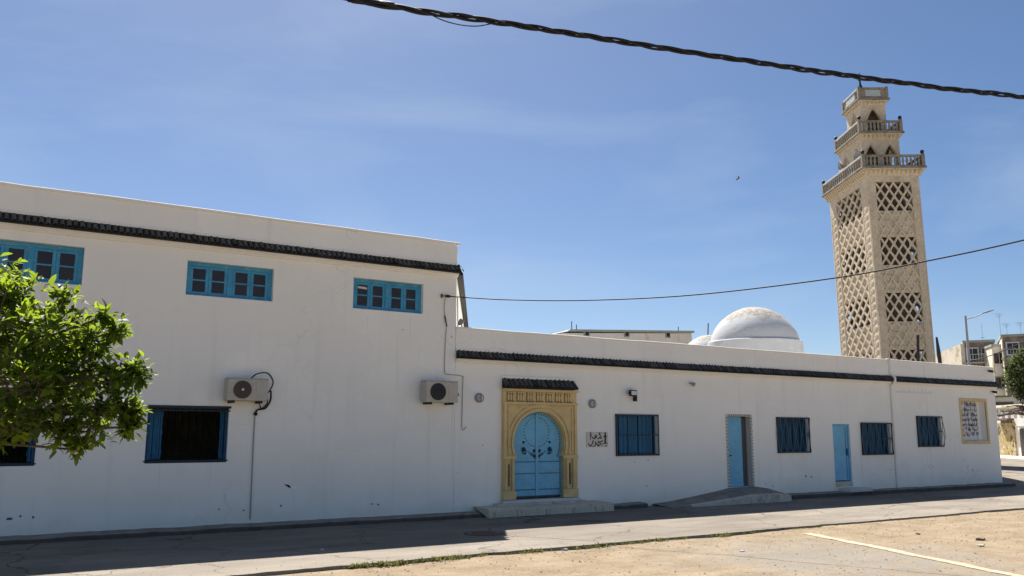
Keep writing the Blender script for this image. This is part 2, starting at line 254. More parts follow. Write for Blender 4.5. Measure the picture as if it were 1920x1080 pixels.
# ------------------------------------------------------------------ mesh builder
COL = scene.collection
ORG = {}
class MB:
    def __init__(s): s.v = []; s.f = []; s.sm = False
    def quad(s, a, b, c, d):
        n = len(s.v); s.v += [tuple(a), tuple(b), tuple(c), tuple(d)]; s.f.append((n, n + 1, n + 2, n + 3)); return s
    def poly(s, pts):
        n = len(s.v); s.v += [tuple(p) for p in pts]; s.f.append(tuple(range(n, n + len(pts)))); return s
    def hexa(s, p):
        """p: bottom 4 (ccw from above) then top 4"""
        n = len(s.v); s.v += [tuple(q) for q in p]
        for q in ((3, 2, 1, 0), (4, 5, 6, 7), (0, 1, 5, 4), (1, 2, 6, 5), (2, 3, 7, 6), (3, 0, 4, 7)): s.f.append(tuple(n + i for i in q))
        return s
    def box(s, x0, x1, y0, y1, z0, z1):
        return s.hexa([(x0, y0, z0), (x1, y0, z0), (x1, y1, z0), (x0, y1, z0), (x0, y0, z1), (x1, y0, z1), (x1, y1, z1), (x0, y1, z1)])
    def prism(s, pts2, fn, d0, d1):
        """extrude polygon pts2 [(u,v)] via fn(u,v,d) -> xyz between d0 and d1"""
        n = len(s.v); k = len(pts2)
        s.v += [tuple(fn(u, v, d0)) for u, v in pts2] + [tuple(fn(u, v, d1)) for u, v in pts2]
        s.f.append(tuple(n + i for i in range(k - 1, -1, -1))); s.f.append(tuple(n + k + i for i in range(k)))
        for i in range(k):
            j = (i + 1) % k; s.f.append((n + i, n + j, n + k + j, n + k + i))
        return s
    def tube(s, pts, r, n=8, cap=True):
        pts = [Vector(p) for p in pts]; rr = r if isinstance(r, (list, tuple)) else [r] * len(pts)
        b = len(s.v); up = None
        for i, p in enumerate(pts):
            d = (pts[min(i + 1, len(pts) - 1)] - pts[max(i - 1, 0)]).normalized()
            if up is None:
                up = Vector((0, 0, 1)) if abs(d.z) < .9 else Vector((1, 0, 0))
            e = d.cross(up).normalized(); up = e.cross(d).normalized()
            for k in range(n):
                a = 2 * math.pi * k / n; s.v.append(tuple(p + (e * math.cos(a) + up * math.sin(a)) * rr[i]))
        for i in range(len(pts) - 1):
            for k in range(n):
                k2 = (k + 1) % n; s.f.append((b + i * n + k, b + i * n + k2, b + (i + 1) * n + k2, b + (i + 1) * n + k))
        if cap:
            s.f.append(tuple(b + k for k in range(n - 1, -1, -1))); s.f.append(tuple(b + (len(pts) - 1) * n + k for k in range(n)))
        return s
    def lathe(s, prof, c, ax=(0, 0, 1), n=24):
        """prof: [(radius, height)] around axis ax through c"""
        ax = Vector(ax).normalized(); c = Vector(c)
        e = ax.cross(Vector((0, 0, 1)) if abs(ax.z) < .9 else Vector((1, 0, 0))).normalized(); g = ax.cross(e)
        b = len(s.v)
        for r, h in prof:
            for k in range(n):
                a = 2 * math.pi * k / n; s.v.append(tuple(c + ax * h + (e * math.cos(a) + g * math.sin(a)) * r))
        for i in range(len(prof) - 1):
            for k in range(n):
                k2 = (k + 1) % n; s.f.append((b + i * n + k, b + i * n + k2, b + (i + 1) * n + k2, b + (i + 1) * n + k))
        s.f.append(tuple(b + k for k in range(n - 1, -1, -1))); s.f.append(tuple(b + (len(prof) - 1) * n + k for k in range(n)))
        return s
    def bar(s, a, b, w, d, side):
        """straight bar of width w (along side x axis) and depth d from a to b; side = depth direction"""
        a = Vector(a); b = Vector(b); ax = (b - a).normalized(); sd_ = Vector(side).normalized(); e = ax.cross(sd_).normalized()
        q = []
        for p in (a, b):
            q += [p - e * w / 2 - sd_ * d / 2, p + e * w / 2 - sd_ * d / 2, p + e * w / 2 + sd_ * d / 2, p - e * w / 2 + sd_ * d / 2]
        return s.hexa(q)
    def mesh(s, name, mat, smooth=None):
        me = bpy.data.meshes.new(name); me.from_pydata(s.v, [], s.f); me.materials.append(MT[mat] if isinstance(mat, str) else mat)
        bm = bmesh.new(); bm.from_mesh(me); bmesh.ops.recalc_face_normals(bm, faces=bm.faces); bm.to_mesh(me); bm.free()
        if smooth is not None:
            for p in me.polygons: p.use_smooth = True
            me.set_sharp_from_angle(angle=R(smooth))
        me.update(); return me
    def build(s, name, mat, parent=None, smooth=None, bevel=0, center=None):
        vs_ = [Vector(v) for v in s.v]
        if center is None:
            lo = Vector([min(v[i] for v in vs_) for i in range(3)]); hi = Vector([max(v[i] for v in vs_) for i in range(3)])
            c = (lo + hi) / 2; c.z = lo.z
        else: c = Vector(center)
        s.v = [tuple(v - c) for v in vs_]
        o = bpy.data.objects.new(name, s.mesh(name, mat, smooth)); place(o, parent, c)
        if bevel:
            bv = o.modifiers.new('bevel', 'BEVEL'); bv.width = bevel; bv.segments = 2; bv.limit_method = 'ANGLE'; bv.angle_limit = R(40)
        return o
def place(o, parent, c):
    COL.objects.link(o); o.parent = parent
    o.location = Vector(c) - (ORG[parent.name] if parent else Vector((0, 0, 0))); ORG[o.name] = Vector(c)
def inst(name, me, parent, c, rot=(0, 0, 0), scl=(1, 1, 1)):
    o = bpy.data.objects.new(name, me); place(o, parent, c); o.rotation_euler = rot; o.scale = scl; return o
def tag(o, label=None, cat=None, group=None, kind=None):
    if label: o['label'] = label
    if cat: o['category'] = cat
    if group: o['group'] = group
    if kind: o['kind'] = kind
    return o
def thing(name, label, cat, loc, group=None, rot=None):
    o = bpy.data.objects.new(name, None); o.empty_display_size = .3; COL.objects.link(o); o.location = loc
    ORG[o.name] = Vector(loc)
    if rot is not None: o.rotation_euler = rot; ORG[o.name] = Vector((0, 0, 0))      # children of a turned thing are in its own axes
    return tag(o, label, cat, group)

# ------------------------------------------------------------------ ground, road
SZ = -0.05
mb = MB()
gx = [-1500, -300, -60, -15, 0, 15, 40, 120, 400, 1500]; gy = [-1500, -300, -60, -20, -5, 10, 60, 300, 1500]
for i in range(len(gx) - 1):
    for j in range(len(gy) - 1): mb.quad((gx[i], gy[j], SZ - .006), (gx[i + 1], gy[j], SZ - .006), (gx[i + 1], gy[j + 1], SZ - .006), (gx[i], gy[j + 1], SZ - .006))
tag(mb.build('ground', 'sand'), kind='structure')
# uneven near part of the lot, gently humped
mb = MB(); X0, X1, Y0, Y1, st = -3.0, 45.0, -19.0, -4.6, .22
nx = int((X1 - X0) / st); ny = int((Y1 - Y0) / st)
for j in range(ny + 1):
    for i in range(nx + 1):
        x = X0 + i * st; y = Y0 + j * st
        e = min(1, (i) / 8, (nx - i) / 8, (j) / 8)
        mb.v.append((x, y, SZ + e * (.022 * noise.noise(Vector((x * .5, y * .7, 3))) + .012 * noise.noise(Vector((x * 1.7, y * 2.1, 9))) + .004) ))
for j in range(ny):
    for i in range(nx):
        a = j * (nx + 1) + i; mb.f.append((a, a + 1, a + nx + 2, a + nx + 1))
lot = tag(mb.build('sandy_lot', 'sand', smooth=80), kind='structure')
def road_edge(x):
    base = -5.10 - .13 * math.exp(-((x - 2) / 5) ** 2) + .011 * max(0, x - 14)
    return base + .09 * noise.noise(Vector((x * .6, 1.3, 0))) + .05 * noise.noise(Vector((x * 2.7, 5.1, 0))) + .02 * noise.noise(Vector((x * 9, 2.2, 0)))
mb = MB()
xs = [-70, -20] + [-6 + i * .1 for i in range(int(46 / .1))] + [42, 60, 140]
n0 = len(xs)
def far_y(x): return -.02 if x < 29.5 else (.6 + (x - 29.5) * .58 if x < 66 else 21.8)
for x in xs: mb.v.append((x, road_edge(x), 0.0))
for x in xs: mb.v.append((x, far_y(x), 0.0))
for x in xs: mb.v.append((x, road_edge(x) - .03, SZ - .05))
for i in range(n0 - 1):
    mb.f.append((i, i + 1, n0 + i + 1, n0 + i)); mb.f.append((2 * n0 + i, 2 * n0 + i + 1, i + 1, i))
tag(mb.build('road', 'road'), kind='structure')
# painted parking line across the lot
mb = MB(); A = Vector((13.42, -5.62)); B = Vector((11.62, -11.0)); d = (B - A).normalized(); nrm = Vector((-d.y, d.x)); nseg = 40
for i in range(nseg + 1):
    p = A.lerp(B, i / nseg); w = .105 + .012 * noise.noise(Vector((i * .8, 0, 4)))
    for sgn in (-1, 1):
        q = p + nrm * sgn * w
        z = SZ + (.022 * noise.noise(Vector((q.x * .5, q.y * .7, 3))) + .012 * noise.noise(Vector((q.x * 1.7, q.y * 2.1, 9))) + .004) + .007
        mb.v.append((q.x, q.y, z))
for i in range(nseg): mb.f.append((2 * i, 2 * i + 1, 2 * i + 3, 2 * i + 2))
tag(mb.build('painted_line', 'paint'), kind='structure')
# narrow pavements against the walls
def kerb(name, x0, x1, y0, z, jit=.02):
    m_ = MB(); n = max(4, int((x1 - x0) / .12)); q = []
    for i in range(n + 1):
        x = x0 + (x1 - x0) * i / n; yy = y0 + jit * noise.noise(Vector((x * 1.9, y0 * 7, 0))) + jit * .6 * noise.noise(Vector((x * 6.3, 2, 0)))
        zz = z + .016 * noise.noise(Vector((x * 1.3, 4, 0))) + .010 * noise.noise(Vector((x * 5, 8, 0)))
        m_.v += [(x, yy - .015, -.02), (x, yy, zz - .02), (x, yy + .03, zz), (x, .05, zz + .012)]
    for i in range(n):
        for k in range(3): m_.f.append((4 * i + k, 4 * i + 4 + k, 4 * i + 5 + k, 4 * i + 1 + k))
    m_.f.append((3, 2, 1, 0)); m_.f.append(tuple(4 * n + k for k in range(4)))
    f_ = MB(); kk = len(m_.v) // 4
    for i in range(kk): a_, b_ = Vector(m_.v[4 * i]), Vector(m_.v[4 * i + 1]); f_.v += [(a_.x, a_.y - .012, a_.z), (b_.x, b_.y - .010, b_.z - .004), (b_.x, b_.y + .004, b_.z + .004)]
    for i in range(kk - 1):
        for k in range(2): f_.f.append((3 * i + k, 3 * i + 3 + k, 3 * i + 4 + k, 3 * i + 1 + k))
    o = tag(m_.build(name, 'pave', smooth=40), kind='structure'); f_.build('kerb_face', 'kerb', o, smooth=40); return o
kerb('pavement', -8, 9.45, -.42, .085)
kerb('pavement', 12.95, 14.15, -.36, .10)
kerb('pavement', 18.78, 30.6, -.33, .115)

# ------------------------------------------------------------------ tiles shared by all roof bands
def tile_mesh(w, drop, outw, th=.014):
    """barrel tile running down and outwards: local x = along wall, -y = out of the wall"""
    m_ = MB(); n = 6; prof = []
    for k in range(n + 1):
        a = math.pi * k / n; prof.append((-math.cos(a) * w * .46, math.sin(a) * w * .50))
    L_ = math.hypot(drop, outw); dz, dy = -drop / L_, -outw / L_; nz_, ny_ = outw / L_, -drop / L_
    for (t0, sc) in ((0, .86), (1, 1.0)):
        for (u, h) in prof:
            m_.v.append((u * sc, t0 * L_ * dy + h * ny_ * sc, t0 * L_ * dz + h * nz_ * sc))
        for (u, h) in prof:
            hh = max(h - th, 0) if h > 0 else h; m_.v.append((u * sc * .82, t0 * L_ * dy + hh * ny_ * sc, t0 * L_ * dz + hh * nz_ * sc))
    k = n + 1
    for i in range(n):
        m_.f.append((i, i + 1, 2 * k + i + 1, 2 * k + i)); m_.f.append((k + i + 1, k + i, 3 * k + i, 3 * k + i + 1))
        m_.f.append((2 * k + i, 2 * k + i + 1, 3 * k + i + 1, 3 * k + i)); m_.f.append((i + 1, i, k + i, k + i + 1))
    m_.f.append((0, 2 * k, 3 * k, k)); m_.f.append((n, k + n, 3 * k + n, 2 * k + n))
    return m_.mesh('tile', 'tile', smooth=50)
def tile_row(parent, x0, x1, ztop, drop, outw, pitch, y=0.0, me=None, dirv=None, start=None):
    """tiles on a bed; along +x at y, or along a direction dirv from start"""
    n = max(1, round((x1 - x0) / pitch)); p = (x1 - x0) / n
    me = me or tile_mesh(p * .98, drop, outw)
    for i in range(n):
        x = x0 + p * (i + .5)
        c = Vector((x, y, ztop)) if dirv is None else Vector(start) + Vector(dirv) * x + Vector((0, 0, ztop))
        rz = 0 if dirv is None else math.atan2(dirv[1], dirv[0])
        c.z += random.uniform(-.009, .009) + (random.uniform(-.02, .012) if random.random() < .06 else 0)
        inst('tile', me, parent, c, (random.uniform(-.03, .03), random.uniform(-.03, .03), rz + random.uniform(-.035, .035)))
    return me

# wall front with rectangular openings, reveals and thickness
def front_wall(m_, x0, x1, z0, z1, holes, depth=.22, y=0.0):
    xs = sorted({x0, x1, *[h[0] for h in holes], *[h[1] for h in holes]}); zs = sorted({z0, z1, *[h[2] for h in holes], *[h[3] for h in holes]})
    for i in range(len(xs) - 1):
        for j in range(len(zs) - 1):
            cx, cz = (xs[i] + xs[i + 1]) / 2, (zs[j] + zs[j + 1]) / 2
            if any(h[0] < cx < h[1] and h[2] < cz < h[3] for h in holes): continue
            m_.quad((xs[i], y, zs[j]), (xs[i + 1], y, zs[j]), (xs[i + 1], y, zs[j + 1]), (xs[i], y, zs[j + 1]))
    for (a, b, c, d_) in holes:
        m_.quad((a, y, c), (a, y + depth, c), (a, y + depth, d_), (a, y, d_)); m_.quad((b, y, c), (b, y, d_), (b, y + depth, d_), (b, y + depth, c))
        m_.quad((a, y, d_), (a, y + depth, d_), (b, y + depth, d_), (b, y, d_)); m_.quad((a, y, c), (b, y, c), (b, y + depth, c), (a, y + depth, c))

# ------------------------------------------------------------------ two storey building
UPW = [(-.10, 1.54, 4.32, 5.00), (3.29, 4.93, 4.31, 4.96), (6.60, 8.21, 4.31, 4.96)]
LOW = [(-.38, 1.06, 1.21, 2.24), (2.78, 4.21, 1.22, 2.24)]
b2 = thing('two_storey_building', 'white two storey building with blue windows and dark tile band behind the citrus tree', 'building', (2, 4, 0))
CX = 9.02; SK = Vector((math.sin(R(30)), math.cos(R(30)), 0))
mb = MB(); front_wall(mb, -9, CX, -.1, 5.5, UPW + LOW)
E1 = Vector((CX, 0, 0)) + SK * 15
mb.quad((CX, 0, -.1), (E1.x, E1.y, -.1), (E1.x, E1.y, 5.5), (CX, 0, 5.5))
mb.quad((E1.x, E1.y, -.1), (-9, E1.y, -.1), (-9, E1.y, 5.5), (E1.x, E1.y, 5.5)); mb.quad((-9, E1.y, -.1), (-9, 0, -.1), (-9, 0, 5.5), (-9, E1.y, 5.5))
mb.poly([(-9, 0, 5.5), (CX, 0, 5.5), (E1.x, E1.y, 5.5), (-9, E1.y, 5.5)])
mb.build('wall', 'white', b2)
def skew_prism(m_, x0, x1, y0, y1, z0, z1, sk):
    """block along the front wall whose right end follows the skewed end wall"""
    t = sk.x / sk.y
    m_.hexa([(x0, y0, z0), (x1 + y0 * t, y0, z0), (x1 + y1 * t, y1, z0), (x0, y1, z0), (x0, y0, z1), (x1 + y0 * t, y0, z1), (x1 + y1 * t, y1, z1), (x0, y1, z1)])
nsk = Vector((SK.y, -SK.x, 0))                                              # outward normal of the end wall
def along_end(m_, p0, length, out0, out1, z0, z1):
    a = Vector(p0) + nsk * out0; b = Vector(p0) + nsk * out1; c = b + SK * length; d_ = a + SK * length
    m_.hexa([(a.x, a.y, z0), (b.x, b.y, z0), (c.x, c.y, z0), (d_.x, d_.y, z0), (a.x, a.y, z1), (b.x, b.y, z1), (c.x, c.y, z1), (d_.x, d_.y, z1)])
mb = MB(); skew_prism(mb, -9, CX + .02, -.03, .17, 5.46, 5.93, SK); along_end(mb, (CX, .17, 0), 14.6, -.16, .03, 5.46, 5.93); mb.build('parapet', 'white', b2, bevel=.012)
def wavy_coping(m_, xa, xb, y0, y1, z0, z1, amp, seg=.35):
    n = int((xb - xa) / seg)
    for i in range(n + 1):
        x = xa + (xb - xa) * i / n; f = amp * (noise.noise(Vector((x * .7, z1, 1))) + .5 * noise.noise(Vector((x * 2.9, z1, 5)))); g = amp * .7 * noise.noise(Vector((x * 1.9, z1, 9)))
        m_.v += [(x, y0 + g, z0), (x, y0 + g * 1.2, z1 + f - .012), (x, y0 + .014 + g, z1 + f), (x, y1, z1 + f * .6), (x, y1, z0)]
    for i in range(n):
        for k in range(5): m_.f.append((5 * i + k, 5 * i + 5 + k, 5 * i + 5 + (k + 1) % 5, 5 * i + (k + 1) % 5))
    m_.f.append((4, 3, 2, 1, 0)); m_.f.append(tuple(5 * n + k for k in range(5)))
mb = MB(); wavy_coping(mb, -9, CX + .06, -.055, .20, 5.925, 5.985, .014); along_end(mb, (CX, .2, 0), 14.6, -.20, .055, 5.932, 5.983); mb.build('coping', 'trim', b2)
mb = MB(); skew_prism(mb, -9, CX + .02, -.055, 0.0, 5.455, 5.492, SK); mb.build('ledge', 'trim', b2, bevel=.006)
mb = MB(); mb.prism([(0, 5.44), (-.05, 5.44), (-.17, 5.292), (-.17, 5.27), (0, 5.27)], lambda u, v, d: (d, u, v), -9, CX + .03)
bed = mb.build('tile_bed', 'bed', b2)
mb = MB(); mb.prism([(0, 5.267), (-.10, 5.267), (-.10, 5.235), (-.055, 5.20), (-.04, 5.175), (0, 5.175)], lambda u, v, d: (d, u, v), -9, CX + .015)
mb.build('cornice', 'trim', b2)
tm = tile_row(bed, -.6, CX + .10, 5.452, .155, .165, .106)
mb = MB()
a0 = Vector((CX, 0, 0)); mb.prism([(0, 5.44), (.05, 5.44), (.15, 5.29), (.15, 5.26), (0, 5.26)], lambda u, v, d: tuple(a0 + nsk * u + SK * d + Vector((0, 0, v))), .05, 14.5)
bed2 = mb.build('tile_bed', 'bed', b2)

def upper_window(parent, h, glint=False):
    x0, x1, z0, z1 = h; y = .10
    m_ = MB(); fw = .075
    m_.box(x0 + .002, x1 - .002, y, y + .07, z1 - fw, z1 - .002); m_.box(x0 + .002, x1 - .002, y, y + .07, z0 + .002, z0 + fw * .6)
    m_.box(x0 + .002, x0 + fw, y, y + .068, z0 + fw * .6, z1 - fw); m_.box(x1 - fw, x1 - .002, y, y + .068, z0 + fw * .6, z1 - fw)
    cx = (x0 + x1) / 2; m_.box(cx - .045, cx + .045, y - .006, y + .066, z0 + fw * .6, z1 - fw)
    w_ = m_.build('window', 'blue', parent, bevel=.004)
    for (a, b) in ((x0 + fw, cx - .045), (cx + .045, x1 - fw)):
        mid = (a + b) / 2
        for (p, q) in ((a, mid - .002), (mid + .002, b)):
            sw = .058; s_ = MB(); za, zb = z0 + fw * .6 + .002, z1 - fw - .002; zm = (za + zb) / 2
            s_.box(p, p + sw, y + .008, y + .05, za, zb); s_.box(q - sw, q, y + .008, y + .05, za, zb)
            s_.box(p + sw, q - sw, y + .010, y + .049, za, za + sw * .7); s_.box(p + sw, q - sw, y + .010, y + .049, zb - sw * .8, zb)
            s_.box(p + sw, q - sw, y + .014, y + .045, zm - .014, zm + .014)
            s_.build('sash', 'blue', w_, bevel=.003)
            for (c0, c1) in ((za + sw * .7, zm - .014), (zm + .014, zb - sw * .8)):
                g_ = MB(); g_.box(p + sw, q - sw, y + .026, y + .032, c0, c1); g_.build('pane', 'glass', w_)
    if glint:
        p = x0 + fw + .058; m_ = MB(); m_.hexa([(p + .01, y + .018, z1 - .20), (p + .22, y + .018, z1 - .215), (p + .22, y + .024, z1 - .215), (p + .01, y + .024, z1 - .20), (p + .01, y + .018, z1 - .155), (p + .20, y + .018, z1 - .165), (p + .20, y + .024, z1 - .165), (p + .01, y + .024, z1 - .155)])
        m_.build('pane_glint', 'ivory', w_)  # pale strip standing in for light reflected off the pane
    m_ = MB(); m_.box(x0, x1, -.012, .10, z0 - .03, z0 - .001); m_.build('sill', 'white', w_, bevel=.004)
    return w_
for i, h in enumerate(UPW): upper_window(b2, h, i == 2)

def low_window(parent, h, leaf):
    x0, x1, z0, z1 = h; y = .05
    m_ = MB(); fw = .05
    m_.box(x0 + .002, x1 - .002, y, y + .06, z1 - fw, z1 - .002); m_.box(x0 + .002, x1 - .002, y, y + .06, z0 + .002, z0 + fw)
    m_.box(x0 + .002, x0 + fw, y, y + .058, z0 + fw, z1 - fw); m_.box(x1 - fw, x1 - .002, y, y + .058, z0 + fw, z1 - fw)
    w_ = m_.build('window', 'navy', parent, bevel=.004)
    # leaf folded inward on the left, a narrow one on the right
    hx = x0 + fw
    def leafp(hx, ang, wd, flip):
        dx, dy = math.cos(ang) * wd, math.sin(ang) * wd
        if flip: dx = -dx
        s_ = MB(); nn = Vector((-dy, dx, 0)).normalized() * .015
        n = 3
        for k in range(n):
            a = Vector((hx + dx * k / n, y + .075 + dy * k / n, 0)); b = Vector((hx + dx * (k + .93) / n, y + .075 + dy * (k + .93) / n, 0))
            q = [a - nn, b - nn, b + nn, a + nn]
            s_.hexa([(p.x, p.y, z0 + fw + .01) for p in q] + [(p.x, p.y, z1 - fw - .01) for p in q])
        a = Vector((hx, y + .075, 0)); b = a + Vector((dx, dy, 0)); nn2 = nn * 1.7
        for zz in (z0 + .16, (z0 + z1) / 2, z1 - .18):
            q = [a - nn2, b - nn2, b + nn2, a + nn2]; s_.hexa([(p.x, p.y, zz) for p in q] + [(p.x, p.y, zz + .07) for p in q])
        s_.build('shutter', 'shutter', w_)
    leafp(hx, .55, .30 * leaf, False); leafp(x1 - fw, .9, .08, True)
    n = 11
    for k in range(n):
        x = x0 + fw + (x1 - x0 - 2 * fw) * (k + .5) / n; s_ = MB(); s_.tube([(x, y - .015, z0 + .03), (x, y - .015, z1 - .03)], .0040, 6); s_.build('bar', 'mattblack', w_)
    for zz in (z0 + .035, z1 - .075):
        s_ = MB(); s_.box(x0 - .02, x1 + .02, y - .060, y - .030, zz - .012, zz + .012); s_.build('rail', 'iron', w_)
    s_ = MB(); s_.box(x0 - .03, x1 + .03, -.03, .02, z1 - .03, z1 + .012); s_.build('lintel_bar', 'iron', w_)
    return w_
low_window(b2, LOW[0], 1); low_window(b2, LOW[1], 1)

def chips(parent, lst, mat='kerb'):
    for (cx, cz, w, h) in lst:
        m_ = MB(); n = 9; pts = []
        for k in range(n):
            a = 2 * math.pi * k / n; r = random.uniform(.55, 1.1); pts.append((cx + math.cos(a) * w / 2 * r, cz + math.sin(a) * h / 2 * r))
        m_.prism(pts, lambda u, v, d: (u, d, v), -.004, .004); m_.build('plaster_chip', mat, parent)
def pxchips(lst): return [(wp(px, py).x, wp(px, py).z, w, h) for (px, py, w, h) in lst]
chips(b2, pxchips([(18, 973, .11, .05), (38, 968, .04, .05), (62, 970, .04, .045), (527, 948, .035, .07), (698, 945, .06, .03), (709, 946, .05, .035), (457, 957, .05, .03), (411, 955, .04, .03), (858, 887, .03, .025), (255, 390, .14, .02), (458, 428, .03, .03), (755, 618, .025, .03), (847, 632, .02, .06)]))
s_ = MB(); c = wp(543, 912); s_.prism([(c.x - .11, c.z + .045), (c.x - .03, c.z + .033), (c.x + .07, c.z - .033), (c.x - .02, c.z - .02)], lambda u, v, d: (u, d, v), -.006, .004); s_.build('plaster_chip', 'iron', b2)
s_ = MB(); s_.prism([(c.x + .0, c.z + .02), (c.x + .095, c.z + .0), (c.x + .125, c.z - .055), (c.x + .04, c.z - .04)], lambda u, v, d: (u, -d, v), .004, .016); s_.build('plaster_flake', 'flake', b2)

rw_ = random.Random(9)
for (px, pa, pb, ww) in ((806, 760, 850, .014), (848, 758, 905, .018), (815, 765, 800, .008), (300, 872, 930, .010), (395, 872, 915, .012), (690, 592, 640, .010), (770, 595, 660, .012)):
    a_, b_ = wp(px, pa), wp(px - 2, pb); m_ = MB(); n = 8
    for k in range(n + 1):
        t_ = k / n; p_ = a_.lerp(b_, t_); w_ = ww * (1 - t_ * .7) * rw_.uniform(.6, 1.2) / 2; dx = rw_.uniform(-.004, .004); m_.v += [(p_.x - w_ + dx, -.0012, p_.z), (p_.x + w_ + dx, -.0012, p_.z)]
    for k in range(n): m_.f.append((2 * k, 2 * k + 1, 2 * k + 3, 2 * k + 2))
    m_.build('water_stain', 'stain', b2)
# ------------------------------------------------------------------ single storey mosque building
GR = [(13.48, 14.83, 1.22, 2.23), (19.22, 20.55, 1.23, 2.22), (22.92, 24.36, 1.13, 2.10), (25.75, 27.08, 1.35, 2.33)]
DOORH = (10.40, 12.04, -.1, 2.40); D2 = (17.24, 18.24, .36, 2.28); D3 = (21.62, 22.40, .38, 2.05); NI = (28.31, 29.78, 1.53, 2.86)
b1 = thing('single_storey_building', 'long low white building with ochre arched portal and dark tile band', 'building', (20, 3, 0))
XE = 30.45; SK1 = Vector((math.sin(R(50)), math.cos(R(50)), 0))
mb = MB(); X0b = CX + .004; front_wall(mb, X0b, XE, -.1, 3.7, GR + [DOORH, D2, D3, NI], .24)
E2 = Vector((XE, 0, 0)) + SK1 * 9; Lx = X0b + E2.y * SK.x / SK.y + .2
mb.quad((XE, 0, -.1), (E2.x, E2.y, -.1), (E2.x, E2.y, 3.7), (XE, 0, 3.7)); mb.quad((E2.x, E2.y, -.1), (Lx, E2.y, -.1), (Lx, E2.y, 3.7), (E2.x, E2.y, 3.7))
mb.poly([(X0b, 0, 3.7), (XE, 0, 3.7), (E2.x, E2.y, 3.7), (Lx, E2.y, 3.7)])
mb.build('wall', 'white', b1)
def band1(y0, y1, z0, z1, ex, mat, nm, bev=.01):
    m_ = MB(); skew_prism(m_, X0b + .0, XE + ex, y0, y1, z0, z1, SK1); return m_.build(nm, mat, b1, bevel=bev)
mb = MB(); nwv = 60; t1 = SK1.x / SK1.y                                     # parapet with a slightly wavering top
for i in range(nwv):
    a = X0b + (XE - X0b) * i / nwv; b = X0b + (XE - X0b) * (i + 1) / nwv
    za = 4.045 + .010 * noise.noise(Vector((a * .5, 0, 2))); zb = 4.045 + .010 * noise.noise(Vector((b * .5, 0, 2)))
    mb.hexa([(a, -.02, 3.56), (b, -.02, 3.56), (b, .20, 3.56), (a, .20, 3.56), (a, -.02, za), (b, -.02, zb), (b, .20, zb), (a, .20, za)])
mb.hexa([(XE, -.02, 3.56), (XE, .2, 3.56)] [:0] + [(XE - .002, -.018, 3.56), (XE + .02, -.018, 3.56), (XE + .22, .198, 3.56), (XE - .002, .198, 3.56), (XE - .002, -.018, 4.045), (XE + .02, -.018, 4.045), (XE + .22, .198, 4.045), (XE - .002, .198, 4.045)])
mb.build('parapet', 'white', b1)
mb = MB(); a = Vector((XE, .2, 0)); n1 = Vector((SK1.y, -SK1.x, 0))
q = [a + n1 * -.15, a + n1 * .05, a + n1 * .05 + SK1 * 8.4, a + n1 * -.15 + SK1 * 8.4]
mb.hexa([(p.x, p.y, 3.56) for p in q] + [(p.x, p.y, 4.03) for p in q]); mb.build('parapet', 'white', b1)
mb = MB(); wavy_coping(mb, X0b, XE + .02, -.042, .22, 4.030, 4.082, .014); mb.build('coping', 'trim', b1)
band1(-.05, 0.0, 3.56, 3.60, .02, 'trim', 'ledge', .006)
mb = MB(); mb.prism([(0, 3.545), (-.05, 3.545), (-.155, 3.402), (-.155, 3.38), (0, 3.38)], lambda u, v, d: (d, u, v), X0b + .02, XE + .05)
bed1 = mb.build('tile_bed', 'bed', b1)
mb = MB(); mb.prism([(0, 3.377), (-.095, 3.377), (-.095, 3.345), (-.055, 3.31), (-.04, 3.285), (0, 3.285)], lambda u, v, d: (d, u, v), X0b, XE + .012); mb.build('cornice', 'trim', b1)
tile_row(bed1, X0b + .02, XE + .12, 3.562, .16, .16, .108)
# white painted drain pipe at the joint between the two halves of the front
mb = MB(); mb.tube([(24.52, -.035, .12), (24.52, -.035, 3.27)], .042, 10); mb.tube([(24.51, -.10, 3.28), (24.51, -.19, 3.40), (24.51, -.19, 3.50), (24.50, -.04, 3.64), (24.49, -.05, 4.09)], .042, 10)
mb.build('drain_pipe', 'white', b1, smooth=50)
mb = MB(); mb.box(24.42, 24.60, -.07, .02, 4.084, 4.11); mb.build('pipe_cap', 'trim', b1)

